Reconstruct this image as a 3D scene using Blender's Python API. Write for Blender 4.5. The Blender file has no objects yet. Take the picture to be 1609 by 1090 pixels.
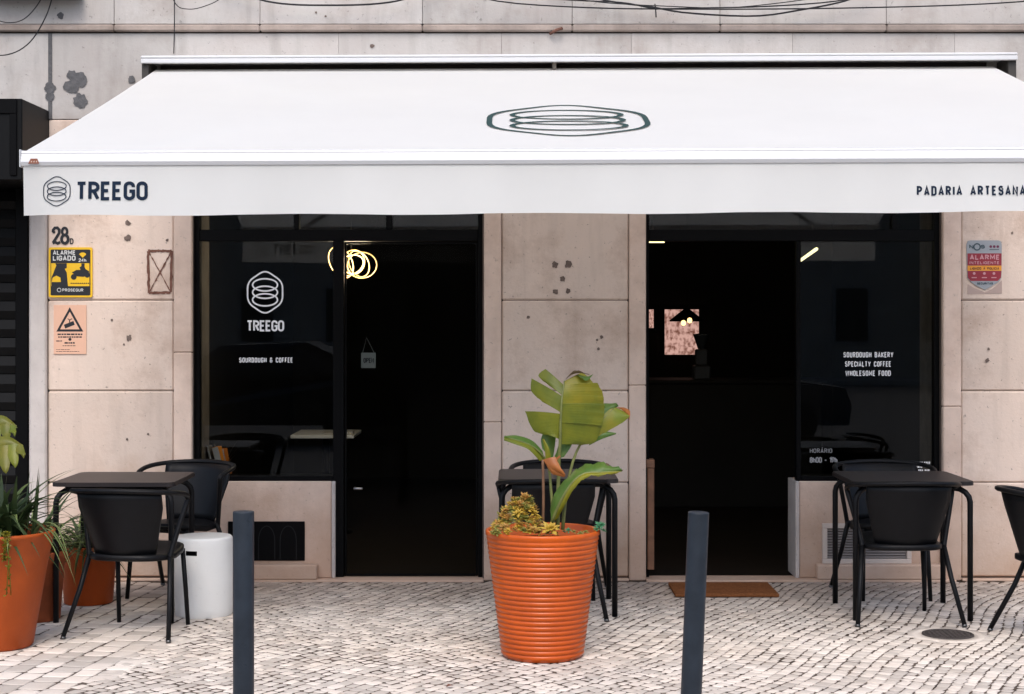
import bpy, bmesh, math, random
import numpy as np
from mathutils import Vector, Matrix
random.seed(7); np.random.seed(7)
S = bpy.context.scene
C = S.collection
R = math.radians

# ------------------------------------------------------------------ camera
F, CY, CZ, HX, HY = 2570.0, 10.05, 1.6, 804.5, 503.0     # focal length in photo pixels, distance to the facade, eye height
cam = bpy.data.cameras.new('camera'); camo = bpy.data.objects.new('camera', cam); C.objects.link(camo)
camo.location = (0, -CY, CZ); camo.rotation_euler = (R(90), 0, 0)
cam.sensor_width = 36; cam.lens = 36*F/1609; cam.shift_y = -(545-HY)/1609; cam.clip_end = 600; cam.clip_start = .05
S.camera = camo
# ------------------------------------------------------------------ sky, sun, exposure
SUN_EL, SUN_AZ = 52, 2          # elevation; degrees to the left of straight behind the camera
w = bpy.data.worlds.new('World'); S.world = w; w.use_nodes = True
nt = w.node_tree; sky = nt.nodes.new('ShaderNodeTexSky'); sky.sky_type = 'NISHITA'; sky.sun_disc = False
sky.sun_elevation = R(SUN_EL); sky.sun_rotation = R(180+SUN_AZ); sky.air_density = .9; sky.dust_density = 3; sky.ozone_density = 1.6
bg = nt.nodes['Background']; bg.inputs[1].default_value = .15
nt.links.new(sky.outputs[0], bg.inputs[0])
sl = bpy.data.lights.new('sun', 'SUN'); so = bpy.data.objects.new('sun', sl); C.objects.link(so)
sl.energy = .85; sl.angle = R(34); sl.color = (1, .96, .915)
d = Vector((-math.sin(R(SUN_AZ))*math.cos(R(SUN_EL)), -math.cos(R(SUN_AZ))*math.cos(R(SUN_EL)), math.sin(R(SUN_EL))))
so.rotation_euler = d.to_track_quat('Z', 'Y').to_euler(); so.location = d*20
S.view_settings.view_transform = 'Standard'; S.view_settings.look = 'None'
S.view_settings.exposure = 0.86; S.view_settings.gamma = 1
S.render.engine = 'CYCLES'
S.cycles.max_bounces = 8; S.cycles.diffuse_bounces = 4; S.cycles.transparent_max_bounces = 12

# ------------------------------------------------------------------ helpers: measuring
def sc(Y): return F/(CY+Y)
def PX(px, Y=0): return (px-HX)/sc(Y)
def PZ(py, Y=0): return CZ-(py-HY)/sc(Y)
def P(px, py, Y=0): return Vector((PX(px, Y), Y, PZ(py, Y)))

# ------------------------------------------------------------------ helpers: materials
MATS = {}
def mat(name, col, rough=.6, spec=.5, metal=0, var=0, vscale=8, bump=0, bscale=40, emit=None, objvar=0, island=0, transl=0, coat=0, streak=0, pits=0, dist=.01, vcol=None, blot=0, soil=0, foot=0):
    if name in MATS: return MATS[name]
    m = bpy.data.materials.new(name); m.use_nodes = True; MATS[name] = m
    t = m.node_tree; N = t.nodes; L = t.links; b = N['Principled BSDF']
    b.inputs['Base Color'].default_value = (*col, 1); b.inputs['Roughness'].default_value = rough
    b.inputs['Specular IOR Level'].default_value = spec; b.inputs['Metallic'].default_value = metal
    if coat: b.inputs['Coat Weight'].default_value = coat; b.inputs['Coat Roughness'].default_value = .12
    if emit: b.inputs['Emission Color'].default_value = (*emit[:3], 1); b.inputs['Emission Strength'].default_value = emit[3]
    geo = N.new('ShaderNodeNewGeometry'); pos = geo.outputs['Position']
    out = None
    def mixc(fac, a, c2, mode='MIX'):
        x = N.new('ShaderNodeMix'); x.data_type = 'RGBA'; x.blend_type = mode
        for s, v in ((x.inputs[0], fac), (x.inputs[6], a), (x.inputs[7], c2)):
            if isinstance(v, bpy.types.NodeSocket): L.new(v, s)
            elif isinstance(v, (int, float)): s.default_value = v
            else: s.default_value = (*v, 1)
        return x.outputs[2]
    def noise(scale, detail=5, stretch=None, rough=.6):
        n = N.new('ShaderNodeTexNoise'); n.inputs['Scale'].default_value = scale; n.inputs['Detail'].default_value = detail; n.inputs['Roughness'].default_value = rough
        v = pos
        if stretch:
            mp = N.new('ShaderNodeMapping'); mp.inputs['Scale'].default_value = stretch; L.new(pos, mp.inputs[0]); v = mp.outputs[0]
        L.new(v, n.inputs['Vector']); return n.outputs['Fac']
    def ramp(s, a, b2, v0=0, v1=1):
        r = N.new('ShaderNodeMapRange'); r.inputs[1].default_value = a; r.inputs[2].default_value = b2; r.inputs[3].default_value = v0; r.inputs[4].default_value = v1
        L.new(s, r.inputs[0]); return r.outputs[0]
    cur = tuple(col)
    if var:
        c2 = vcol or tuple(c*(1-var) for c in col)
        cur = mixc(ramp(noise(vscale), .35, .68), cur, c2)
    if streak:
        cur = mixc(ramp(noise(5, 4, (1.7, 1.7, .22)), .52, .8, 0, streak), cur, tuple(c*.45*k for c, k in zip(col, (1.02, .96, .9))))
    if blot:
        cur = mixc(ramp(noise(1.7, 7, None, .72), .50, .66, 0, blot), cur, tuple(c*k for c, k in zip(col, (.60, .52, .47))))
        cur = mixc(ramp(noise(2.6, 6, (1, 1, 1.8), .7), .56, .70, 0, blot*.7), cur, tuple(min(.8, c*1.16) for c in col))
    if pits:
        v = noise(34, 3, None, .75); cur = mixc(ramp(v, .635, .70, 0, pits), cur, tuple(c*.32 for c in col))
        v = noise(9, 6, None, .8); cur = mixc(ramp(v, .62, .72, 0, pits*.5), cur, tuple(c*.5 for c in col))
    if foot:       # ragged ochre damp stain rising from the pavement; on orange pots, painted-in shade
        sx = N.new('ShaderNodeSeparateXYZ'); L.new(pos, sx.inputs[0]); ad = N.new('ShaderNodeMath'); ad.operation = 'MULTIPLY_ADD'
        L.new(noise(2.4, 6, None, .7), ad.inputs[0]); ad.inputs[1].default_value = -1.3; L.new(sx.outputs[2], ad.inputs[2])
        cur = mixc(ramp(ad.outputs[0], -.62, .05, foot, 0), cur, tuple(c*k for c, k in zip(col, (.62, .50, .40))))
    if soil:       # brown earth trodden into the stones along the foot of the wall, in ragged patches
        sx = N.new('ShaderNodeSeparateXYZ'); L.new(pos, sx.inputs[0]); ad = N.new('ShaderNodeMath'); ad.operation = 'MULTIPLY_ADD'
        L.new(noise(1.6, 5), ad.inputs[0]); ad.inputs[1].default_value = 1.9; L.new(sx.outputs[1], ad.inputs[2])
        cur = mixc(ramp(ad.outputs[0], -.2, .8, 0, .55), cur, (.30, .21, .155))
        cur = mixc(ramp(noise(2.2, 6, None, .7), .58, .74, 0, .3), cur, (.40, .33, .27))
    if objvar or island:
        if island:
            wn = N.new('ShaderNodeTexWhiteNoise'); wn.noise_dimensions = '2D'; cb = N.new('ShaderNodeCombineXYZ')
            L.new(geo.outputs['Random Per Island'], cb.inputs[0]); oi = N.new('ShaderNodeObjectInfo'); L.new(oi.outputs['Random'], cb.inputs[1]); L.new(cb.outputs[0], wn.inputs[0]); rv = wn.outputs['Value']; amt = island
        else:
            oi = N.new('ShaderNodeObjectInfo'); rv = oi.outputs['Random']; amt = objvar
        g = ramp(rv, 0, 1, 1-amt, 1+amt*.35)
        cc = N.new('ShaderNodeCombineColor')
        for i in range(3): L.new(g, cc.inputs[i])
        cur = mixc(1.0, cur, cc.outputs[0], 'MULTIPLY')
    if not isinstance(cur, tuple): L.new(cur, b.inputs['Base Color'])
    if bump:
        bn = N.new('ShaderNodeBump'); bn.inputs['Strength'].default_value = bump; bn.inputs['Distance'].default_value = dist
        L.new(noise(bscale, 6), bn.inputs['Height']); L.new(bn.outputs[0], b.inputs['Normal'])
    if transl:
        tr = N.new('ShaderNodeBsdfTranslucent'); mx = N.new('ShaderNodeMixShader'); mx.inputs[0].default_value = transl
        if isinstance(cur, tuple): tr.inputs[0].default_value = (*col, 1)
        else: L.new(cur, tr.inputs[0])
        L.new(b.outputs[0], mx.inputs[1]); L.new(tr.outputs[0], mx.inputs[2]); L.new(mx.outputs[0], N['Material Output'].inputs[0])
    return m
def glass_mat(nm, ior):
    m = bpy.data.materials.new(nm); m.use_nodes = True; t = m.node_tree; N = t.nodes; L = t.links
    N.remove(N['Principled BSDF']); tr = N.new('ShaderNodeBsdfTransparent'); tr.inputs[0].default_value = (.86, .88, .87, 1)
    gl = N.new('ShaderNodeBsdfGlossy'); gl.inputs[1].default_value = .01; fr = N.new('ShaderNodeFresnel'); fr.inputs[0].default_value = ior
    mx = N.new('ShaderNodeMixShader'); L.new(fr.outputs[0], mx.inputs[0]); L.new(tr.outputs[0], mx.inputs[1]); L.new(gl.outputs[0], mx.inputs[2])
    L.new(mx.outputs[0], N['Material Output'].inputs[0]); return m
GLASS = glass_mat('window_glass', 1.38); DGLASS = glass_mat('door_glass', 1.09)
M_STONE = mat('lower_stone', (.70, .565, .475), .85, .25, var=.2, vscale=3.0, bump=.4, bscale=45, objvar=.12, streak=.32, pits=.75, dist=.006, vcol=(.66, .545, .465), blot=.6, foot=.75)
M_JAMB = mat('jamb_stone', (.74, .58, .48), .8, .3, var=.15, vscale=5, bump=.3, bscale=60, objvar=.06, streak=.15, blot=.4, foot=.6, pits=.4, dist=.005)
M_UPPER = mat('upper_stone', (.485, .46, .43), .85, .25, var=.2, vscale=2.5, bump=.35, bscale=40, objvar=.12, streak=.45, pits=.6, dist=.006, vcol=(.45, .41, .38), blot=.45)
M_CORN = mat('cornice_stone', (.43, .35, .30), .85, .25, var=.35, vscale=4, bump=.5, bscale=30, objvar=.15, streak=.5, pits=.7)
M_MORTAR = mat('joint_mortar', (.13, .10, .085), .95, .1, var=.3, bump=.4)
M_PIER = mat('pale_pilaster_stone', (.55, .505, .475), .8, .3, var=.2, vscale=4, bump=.3, streak=.4, pits=.35)
M_CEM = mat('grey_cement', (.13, .128, .13), .95, .1, var=.3, vscale=30, bump=.6, bscale=80)
M_RUST = mat('rust_brown_mark', (.20, .10, .075), .95, .1, var=.4, vscale=40)
M_HOLE = mat('brown_filler', (.19, .145, .125), .95, .1, var=.4, vscale=60)
M_BLACK = mat('black_metal', (.0022, .0022, .0025), .5, .08)
M_FURN = mat('charcoal_paint', (.0045, .0048, .006), .45, .2, var=.3, vscale=20, bump=.08, bscale=300, dist=.002)
M_TOP = mat('table_lacquer', (.022, .017, .017), .45, .4, var=.25, vscale=6)
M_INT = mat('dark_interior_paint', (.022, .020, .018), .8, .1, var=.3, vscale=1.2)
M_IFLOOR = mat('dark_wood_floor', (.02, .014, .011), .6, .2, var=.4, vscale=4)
M_REVEAL = mat('reveal_plaster', (.16, .14, .12), .9, .1, var=.3)
M_FABRIC = mat('white_awning_fabric', (.86, .866, .838), .9, .1, var=.025, vscale=1.4, transl=.46)
M_VAL = mat('white_valance_fabric', (.84, .848, .825), .9, .1, var=.03, vscale=2, transl=.42)
M_ALU = mat('white_aluminium', (.60, .60, .60), .35, .5)
M_DKALU = mat('dark_bracket', (.05, .045, .04), .6, .3)
M_INK = mat('navy_ink', (.012, .022, .042), .8, .1)
M_GREENINK = mat('green_ink', (.03, .06, .058), .8, .1)
M_WHITEINK = mat('white_vinyl', (.85, .85, .84), .6, .2)
M_GREYINK = mat('grey_vinyl', (.30, .30, .30), .6, .2)
M_ORANGE = mat('orange_glaze', (.58, .095, .003), .34, .3, var=.3, vscale=4, coat=.2, bump=.12, bscale=60, streak=.35, foot=.45, pits=.15, dist=.003)  # foot here paints shade into the lower part of the glaze
M_ORANGE2 = mat('orange_plastic', (.46, .085, .01), .5, .3, var=.35, vscale=4, foot=.6, streak=.3, bump=.1)  # foot here too is shade painted in towards the base
M_TERRA = mat('terracotta_clay', (.34, .085, .03), .75, .25, var=.4, vscale=6, bump=.2)
M_SOIL = mat('dark_soil', (.03, .02, .013), 1, .1, var=.5, vscale=60, bump=1, bscale=90)
M_STOOL = mat('white_ceramic', (.78, .79, .77), .4, .45, var=.06, vscale=3, foot=.12, pits=.12, bump=.1, bscale=20)
M_BOLL = mat('slate_blue_paint', (.020, .027, .037), .45, .3, var=.3, vscale=14, streak=.35, pits=.5, bump=.1, bscale=150, dist=.002)
M_MAT = mat('coir_mat', (.32, .125, .05), 1, .05, var=.35, vscale=60, bump=1, bscale=350)
M_IRON = mat('cast_iron', (.055, .045, .042), .7, .4, var=.4, vscale=30, bump=.3)
M_CABLE = mat('black_cable', (.012, .012, .014), .6, .3)
M_WOOD = mat('brown_wood', (.26, .13, .075), .6, .3, var=.35, vscale=15)
M_COB = mat('limestone_cobble', (.66, .595, .53), .75, .3, var=.25, vscale=3, bump=.4, bscale=55, island=.32, pits=.3, dist=.005, vcol=(.59, .515, .445), soil=1)
M_DIRT = mat('joint_dirt', (.055, .041, .033), 1, .05, var=.6, vscale=6, bump=.6, bscale=120, vcol=(.17, .135, .11))
M_ASPH = mat('asphalt', (.15, .145, .14), .9, .2, var=.3, vscale=60, bump=.5, bscale=200)
M_KERB = mat('kerb_stone', (.36, .34, .32), .85, .2, var=.2, bump=.3)
M_OPP = mat('cream_render', (.42, .38, .33), .9, .1, var=.2, vscale=1)
M_OWIN = mat('far_window_glass', (.03, .035, .04), .15, .5)

# ------------------------------------------------------------------ helpers: meshes
class MB:
    def __init__(s): s.v = []; s.f = []; s.m = []; s.sm = []
    def add(s, vs, fs, mi=0, smooth=False):
        o = len(s.v); s.v += [tuple(x) for x in vs]
        for f in fs: s.f.append(tuple(o+i for i in f)); s.m.append(mi); s.sm.append(smooth)
        return s
    def box(s, x0, x1, y0, y1, z0, z1, ch=0, mi=0):
        if x0 > x1: x0, x1 = x1, x0
        if y0 > y1: y0, y1 = y1, y0
        if z0 > z1: z0, z1 = z1, z0
        bm = bmesh.new(); bmesh.ops.create_cube(bm, size=1)
        for v in bm.verts: v.co = Vector(((x0+x1)/2+v.co.x*(x1-x0), (y0+y1)/2+v.co.y*(y1-y0), (z0+z1)/2+v.co.z*(z1-z0)))
        if ch: bmesh.ops.bevel(bm, geom=bm.edges[:], offset=ch, segments=1, affect='EDGES')
        return s.frombm(bm, mi)
    def frombm(s, bm, mi=0, smooth=False):
        bm.verts.index_update()
        s.add([v.co[:] for v in bm.verts], [[v.index for v in f.verts] for f in bm.faces], mi, smooth); bm.free(); return s
    def tube(s, pts, r, n=8, mi=0, smooth=True, flat=1.0):
        pts = [Vector(p) for p in pts]; rs = r if isinstance(r, (list, tuple)) else [r]*len(pts)
        vs = []; up = None
        for i, p in enumerate(pts):
            t = (pts[min(i+1, len(pts)-1)]-pts[max(i-1, 0)]).normalized()
            if up is None: up = Vector((0, 0, 1)) if abs(t.z) < .9 else Vector((0, 1, 0))
            a = t.cross(up)
            if a.length < 1e-5: a = t.orthogonal()
            a.normalize(); b = a.cross(t).normalized(); up = b
            for k in range(n):
                an = 2*math.pi*k/n; vs.append(p+(a*math.cos(an)+b*math.sin(an)*flat)*rs[i])
        fs = []
        for i in range(len(pts)-1):
            for k in range(n):
                k2 = (k+1) % n; fs.append((i*n+k, i*n+k2, (i+1)*n+k2, (i+1)*n+k))
        fs.append(tuple(range(n-1, -1, -1))); fs.append(tuple((len(pts)-1)*n+k for k in range(n)))
        return s.add(vs, fs, mi, smooth)
    def lathe(s, prof, n=48, c=(0, 0, 0), mi=0, smooth=True, closed=True):
        vs = []; m = len(prof)
        for k in range(n):
            a = 2*math.pi*k/n
            for (r, z) in prof: vs.append((c[0]+r*math.cos(a), c[1]+r*math.sin(a), c[2]+z))
        fs = []
        for k in range(n):
            k2 = (k+1) % n
            for i in range(m-1): fs.append((k*m+i, k2*m+i, k2*m+i+1, k*m+i+1))
        return s.add(vs, fs, mi, smooth)
    def disc(s, c, r, n=24, mi=0, axis='Z', rj=0, z0=0):
        vs = []
        for k in range(n):
            a = 2*math.pi*k/n; q = r*(1+random.uniform(-rj, rj))
            vs.append((c[0]+q*math.cos(a), c[1], c[2]+q*math.sin(a)) if axis == 'Y' else (c[0]+q*math.cos(a), c[1]+q*math.sin(a), c[2]))
        return s.add(vs, [tuple(range(n))], mi)
    def build(s, name, mats, parent=None, label=None, kind=None, off=None):
        me = bpy.data.meshes.new(name)
        vs = s.v if off is None else [(a-off[0], b-off[1], c-off[2]) for a, b, c in s.v]
        me.from_pydata(vs, [], s.f)
        for m in (mats if isinstance(mats, (list, tuple)) else [mats]): me.materials.append(m)
        me.polygons.foreach_set('material_index', s.m); me.polygons.foreach_set('use_smooth', s.sm)
        bm = bmesh.new(); bm.from_mesh(me); bmesh.ops.recalc_face_normals(bm, faces=bm.faces[:]); bm.to_mesh(me); bm.free()
        me.update()
        o = bpy.data.objects.new(name, me); C.objects.link(o)
        if parent is not None: o.parent = parent
        if label: o['label'] = label
        if kind: o['kind'] = kind
        return o
def tag(o, label, cat, group=None):
    o['label'] = label; o['category'] = cat
    if group: o['group'] = group
    return o
def thing(name, label, cat, loc=(0, 0, 0), rz=0, group=None):
    o = bpy.data.objects.new(name, None); C.objects.link(o); o.empty_display_size = .1
    o.location = loc; o.rotation_euler = (0, 0, rz); return tag(o, label, cat, group)
def copy_tree(o, parent=None):
    c = o.copy(); C.objects.link(c)
    if parent is not None: c.parent = parent
    for ch in list(o.children): copy_tree(ch, c)
    return c
def spline(pts, n):
    pts = [Vector(p) for p in pts]
    if len(pts) == 2: return [pts[0].lerp(pts[1], i/(n-1)) for i in range(n)]
    out = []; m = len(pts)-1
    for i in range(n):
        u = i/(n-1)*m; k = min(int(u), m-1); t = u-k
        p0, p1, p2, p3 = pts[max(k-1, 0)], pts[k], pts[k+1], pts[min(k+2, m)]
        out.append(.5*((2*p1)+(p2-p0)*t+(2*p0-5*p1+4*p2-p3)*t*t+(3*p1-p0-3*p2+p3)*t**3))
    return out

# ------------------------------------------------------------------ helpers: strokes and lettering
def arc(cx, cy, rx, ry, a0, a1, n=7):
    return [(cx+rx*math.cos(R(a0+(a1-a0)*i/n)), cy+ry*math.sin(R(a0+(a1-a0)*i/n))) for i in range(n+1)]
W_ = .42; rr = W_/2
def _o(w=W_): r = w/2; return arc(r, 1-r, r, r, 180, 0)+arc(r, r, r, r, 0, -180)+[(0, 1-r)]
GL = {
 'T': (W_, [[(0, 1), (W_, 1)], [(rr, 1), (rr, 0)]]), 'I': (.0, [[(0, 1), (0, 0)]]), 'L': (.36, [[(0, 1), (0, 0), (.36, 0)]]),
 'E': (.36, [[(.36, 1), (0, 1), (0, 0), (.36, 0)], [(0, .52), (.3, .52)]]), 'F': (.36, [[(.36, 1), (0, 1), (0, 0)], [(0, .5), (.3, .5)]]),
 'R': (W_, [[(0, 0), (0, 1)]+arc(W_-.24, .75, .24, .25, 90, -90)+[(0, .5)], [(.2, .5), (W_, 0)]]),
 'P': (W_, [[(0, 0), (0, 1)]+arc(W_-.24, .74, .24, .26, 90, -90)+[(0, .48)]]),
 'B': (W_, [[(0, 0), (0, 1)]+arc(W_-.24, .76, .22, .24, 90, -90)+[(0, .52)], [(.1, .52)]+arc(W_-.24, .26, .24, .26, 90, -90)+[(0, 0)]]),
 'D': (W_, [[(0, 0), (0, 1)]+arc(W_-.22, .78, .22, .22, 90, 0)+arc(W_-.22, .22, .22, .22, 0, -90)+[(0, 0)]]),
 'G': (W_, [[(W_, .74)]+arc(rr, 1-rr, rr, rr, 0, 180)+arc(rr, rr, rr, rr, 180, 360)+[(W_, .48), (rr, .48)]]),
 'C': (W_, [[(W_, .70)]+arc(rr, 1-rr, rr, rr, 0, 180)+arc(rr, rr, rr, rr, 180, 360)+[(W_, .30)]]),
 'O': (W_, [_o()]), 'U': (W_, [[(0, 1)]+arc(rr, rr, rr, rr, 180, 360)+[(W_, 1)]]),
 'S': (W_, [[(W_, .76)]+arc(rr, .75, rr, .25, 0, 250)+arc(rr, .25, rr, .25, 70, -180)]),
 'A': (.46, [[(0, 0), (.23, 1), (.46, 0)], [(.08, .28), (.38, .28)]]), 'N': (.44, [[(0, 0), (0, 1), (.44, 0), (.44, 1)]]),
 'H': (W_, [[(0, 0), (0, 1)], [(W_, 0), (W_, 1)], [(0, .5), (W_, .5)]]), 'K': (.44, [[(0, 0), (0, 1)], [(.44, 1), (0, .42)], [(.13, .58), (.44, 0)]]),
 'Y': (.46, [[(0, 1), (.23, .45), (.46, 1)], [(.23, .45), (.23, 0)]]), 'W': (.7, [[(0, 1), (.17, 0), (.35, .9), (.53, 0), (.7, 1)]]),
 'M': (.56, [[(0, 0), (0, 1), (.28, .3), (.56, 1), (.56, 0)]]), 'V': (.46, [[(0, 1), (.23, 0), (.46, 1)]]),
 '&': (.5, [[(.5, 0), (.08, .72)]+arc(.22, .84, .15, .16, 200, -20)+[(.05, .4)]+arc(.2, .2, .2, .2, 150, 330)+[(.48, .48)]]),
 '2': (W_, [arc(rr, .76, rr, .24, 170, -10)+[(.36, .55), (0, 0), (W_, 0)]]), '8': (W_, [arc(rr, .75, .18, .25, 0, 360, 14), arc(rr, .26, .21, .26, 0, 360, 14)]),
 '0': (W_, [_o()]), '1': (.2, [[(0, .8), (.2, 1), (.2, 0)]]), '4': (W_, [[(.32, 0), (.32, 1), (0, .3), (W_, .3)]]), '9': (W_, [[(.05, 0), (W_, .6)]+arc(rr, .73, rr, .27, -20, 340, 14)]),
 'h': (.36, [[(0, 0), (0, 1)], [(0, .45)]+arc(.18, .42, .18, .2, 150, 0)+[(.36, 0)]]), '-': (.3, [[(0, .45), (.3, .45)]]), ' ': (.3, []),
 'Á': (.46, [[(0, 0), (.23, 1), (.46, 0)], [(.08, .28), (.38, .28)], [(.2, 1.14), (.32, 1.3)]]), 'À': (.46, [[(0, 0), (.23, 1), (.46, 0)], [(.08, .28), (.38, .28)], [(.26, 1.14), (.14, 1.3)]]),
 'Í': (.0, [[(0, 1), (0, 0)], [(-.03, 1.14), (.09, 1.3)]]),
}
def ribbon(mb, pts, wd, fn, k=0, closed=False, mi=0):
    p = [Vector((a[0], a[1])) for a in pts]
    q = [p[0]]
    for a in p[1:]:
        if (a-q[-1]).length > 1e-5: q.append(a)
    if closed and (q[0]-q[-1]).length < 1e-5: q.pop()
    p = q; n = len(p); vs = []
    wds = wd if callable(wd) else (lambda t: wd)
    for i in range(n):
        a = p[i-1] if (i > 0 or closed) else None; b = p[(i+1) % n] if (i < n-1 or closed) else None
        d1 = (p[i]-a).normalized() if a is not None else None; d2 = (b-p[i]).normalized() if b is not None else None
        if d1 is None: d1 = d2
        if d2 is None: d2 = d1
        t = d1+d2
        t = t.normalized() if t.length > 1e-4 else d1
        nn = Vector((-t.y, t.x)); cs = max(.45, nn.dot(Vector((-d1.y, d1.x)))); h = wds(i/max(1, n-1))/2/cs
        vs.append(fn(*(p[i]+nn*h), k)); vs.append(fn(*(p[i]-nn*h), k))
    m = n if closed else n-1
    mb.add(vs, [(2*i, 2*i+1, (2*((i+1) % n))+1, 2*((i+1) % n)) for i in range(m)], mi)
def text(mb, s, fn, u0, v0, h, wsc=1.0, weight=.14, track=.26, fitw=None, align='L', mi=0):
    """stroke lettering; fn(u, v, k) places a point, fitw squeezes the line to that width"""
    tot = sum(GL[c][0]+track for c in s)-track
    ws = h*wsc if fitw is None else (fitw-weight*h*.0)/tot
    if align == 'C': u0 -= tot*ws/2
    x = u0; k = 0
    for c in s:
        gw, st = GL[c]
        for pl in st:
            pp = [(x+a*ws, v0+(weight/2+b*(1-weight))*h) for a, b in pl]
            closed = len(pl) > 3 and (Vector(pl[0])-Vector(pl[-1])).length < 1e-4
            ribbon(mb, pp, weight*h, fn, k % 3, closed, mi); k += 1
        x += (gw+track)*ws
    return mb
def logo(mb, fn, cu, cv, wd, ht, st, mi=0):
    a, b = wd/2, ht/2
    def rnd(p0, p1, p2, f=.32):
        p0, p1, p2 = Vector(p0), Vector(p1), Vector(p2); s0 = p1.lerp(p0, f); s1 = p1.lerp(p2, f)
        return [tuple((s0*(1-t)**2+p1*2*t*(1-t)+s1*t*t)) for t in (0, .2, .4, .6, .8, 1)]
    hx = [(-a, -b*.5), (-a, b*.5), (0, b*1.07), (a, b*.5), (a, -b*.5), (0, -b*1.07)]
    pts = []
    for i in range(6): pts += rnd(hx[i-1], hx[i], hx[(i+1) % 6])
    ribbon(mb, [(cu+x, cv+y) for x, y in pts], st, fn, 0, True, mi)
    for k, off in enumerate((.176, 0, -.18)):
        ribbon(mb, arc(cu, cv+off*ht, .355*wd, .145*ht, 0, 360, 40), st, fn, k+1, True, mi)
def wallfn(Y): return lambda u, v, k: (u, Y-k*.0003, v)

# ================================================================== SETTING
G = MB(); G.add([(-300, -300, -.134), (300, -300, -.134), (300, 300, -.134), (-300, 300, -.134)], [(0, 1, 2, 3)])
G.build('road', M_ASPH, kind='structure')
# kerb stones along the pavement edge
KY = -5.0
kerb = bpy.data.objects.new('kerb', None); C.objects.link(kerb); kerb['kind'] = 'structure'
x = -7
while x < 7:
    MB().box(x+.004, x+.996, KY-.16, KY, -.13, .0, .008).build('kerb_stone', M_KERB, kerb); x += 1
# joint dirt sheet with an uneven top
nx, ny = 150, 62; xs = np.linspace(-7, 7, nx); ys = np.linspace(KY, .02, ny)
vs = [(x, y, -.0024+0.0011*math.sin(x*2.1+1.3*math.sin(y*2.7))*math.sin(y*3.1+x)+random.uniform(-.0012, .0006)) for y in ys for x in xs]
fs = [(j*nx+i, j*nx+i+1, (j+1)*nx+i+1, (j+1)*nx+i) for j in range(ny-1) for i in range(nx-1)]
pave = MB().add(vs, fs).build('pavement', M_DIRT, kind='structure')
# cobbles
MAN = (2.217, -1.73, .126)
cob = []
def zone_line(y): return -1.72+.135*(y+1.8)+.02*math.sin(y*9)        # seam between the large setts (left) and the small cobbles
def lay(org, ang, pitch, len0, len1, test, wob, kind):
    u = Vector((math.cos(ang), math.sin(ang))); v = Vector((u.y, -u.x))     # rows run along u
    off = -7.0
    while off < 7.0:
        wd = pitch*random.uniform(.82, 1.2); t = -7.0+random.random()*.1; ph = off*1.7
        while t < 7.0:
            ln = random.uniform(len0, len1); tm = t+ln/2; w1 = wob*(math.sin(tm*1.5+.5)+.5*math.sin(tm*3.7+off*.6))
            p = org+u*tm+v*(off+wd/2+w1)
            if -4.6 < p.x < 4.6 and KY+.05 < p.y < -.045 and test(p): cob.append((p.x, p.y, round(wd, 3), round(ln, 3), ang-math.pi/2+math.atan(-wob*1.5*math.cos(tm*1.5+.5)), kind))
            t += ln
        off += wd
lay(Vector((-1.72, -1.8)), math.atan2(.99, .135), .112, .10, .15, lambda p: p.x < zone_line(p.y)+.03, .01, 'sett')
lay(Vector((0, -2.4)), R(60), .058, .040, .086, lambda p: p.x > zone_line(p.y)-.03 and math.hypot(p.x-MAN[0], p.y-MAN[1]) > MAN[2]+.036, .07, 'cobble')
def cobble_shape(w_, l_, seed):
    rnd = random.Random(seed); g = rnd.choice((.0005, .001, .002, .004, .006, .010))
    hw, hl = w_/2-g/2-rnd.uniform(0, .002), l_/2-g/2-rnd.uniform(0, .002); vs = []
    cr = min(hw, hl)*rnd.uniform(.12, .42)
    base = []
    for sx, sy in ((1, 1), (-1, 1), (-1, -1), (1, -1)):
        jx, jy = rnd.uniform(-.005, .0025), rnd.uniform(-.005, .0025); X_, Y_ = sx*(hw+jx), sy*(hl+jy)
        e = [(X_, Y_-sy*cr), (X_-sx*cr, Y_)]
        base += e if sx*sy > 0 else e[::-1]
    tl = (rnd.uniform(-.012, .012), rnd.uniform(-.012, .012))
    for (f, z) in ((.80, .0), (1.0, -.0013), (1.0, -.03)):
        for x, y in base: vs.append((x*f, y*f, z+(tl[0]*x+tl[1]*y if f < 1 else 0)))
    vs.append((0, 0, .0006))
    fs = [(24, i, (i+1) % 8) for i in range(8)]
    for r_ in (0, 8): fs += [(r_+i, r_+8+i, r_+8+(i+1) % 8, r_+(i+1) % 8) for i in range(8)]
    return vs, fs
def cobmesh(name, w_, l_, seed):
    v, f = cobble_shape(w_, l_, seed); me = bpy.data.meshes.new(name); me.from_pydata(v, [], f); me.materials.append(M_COB)
    me.polygons.foreach_set('use_smooth', [True]*len(f)); return me
def shown(c):
    D = CY+c[1]; px = HX+c[0]*F/D; py = HY+CZ*F/D
    return c[2]*c[3]/D**3 if (-10 < px < 1619 and py < 1098) else 0
cob.sort(key=shown, reverse=True)
lib = {}
for n, c in enumerate(cob[:300]):
    key = (round(c[2]/.006), round(c[3]/.008), c[5])
    if key not in lib: lib[key] = cobmesh('cobble', c[2], c[3], len(lib))
    o = bpy.data.objects.new('cobble', lib[key]); C.objects.link(o); o.parent = pave
    o.location = (c[0], c[1], random.uniform(-.0006, .0014)); o.rotation_euler = (0, 0, c[4]+random.uniform(-.05, .05)+math.pi*random.randint(0, 1))
V = []; FF = []
shp = {}
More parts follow.
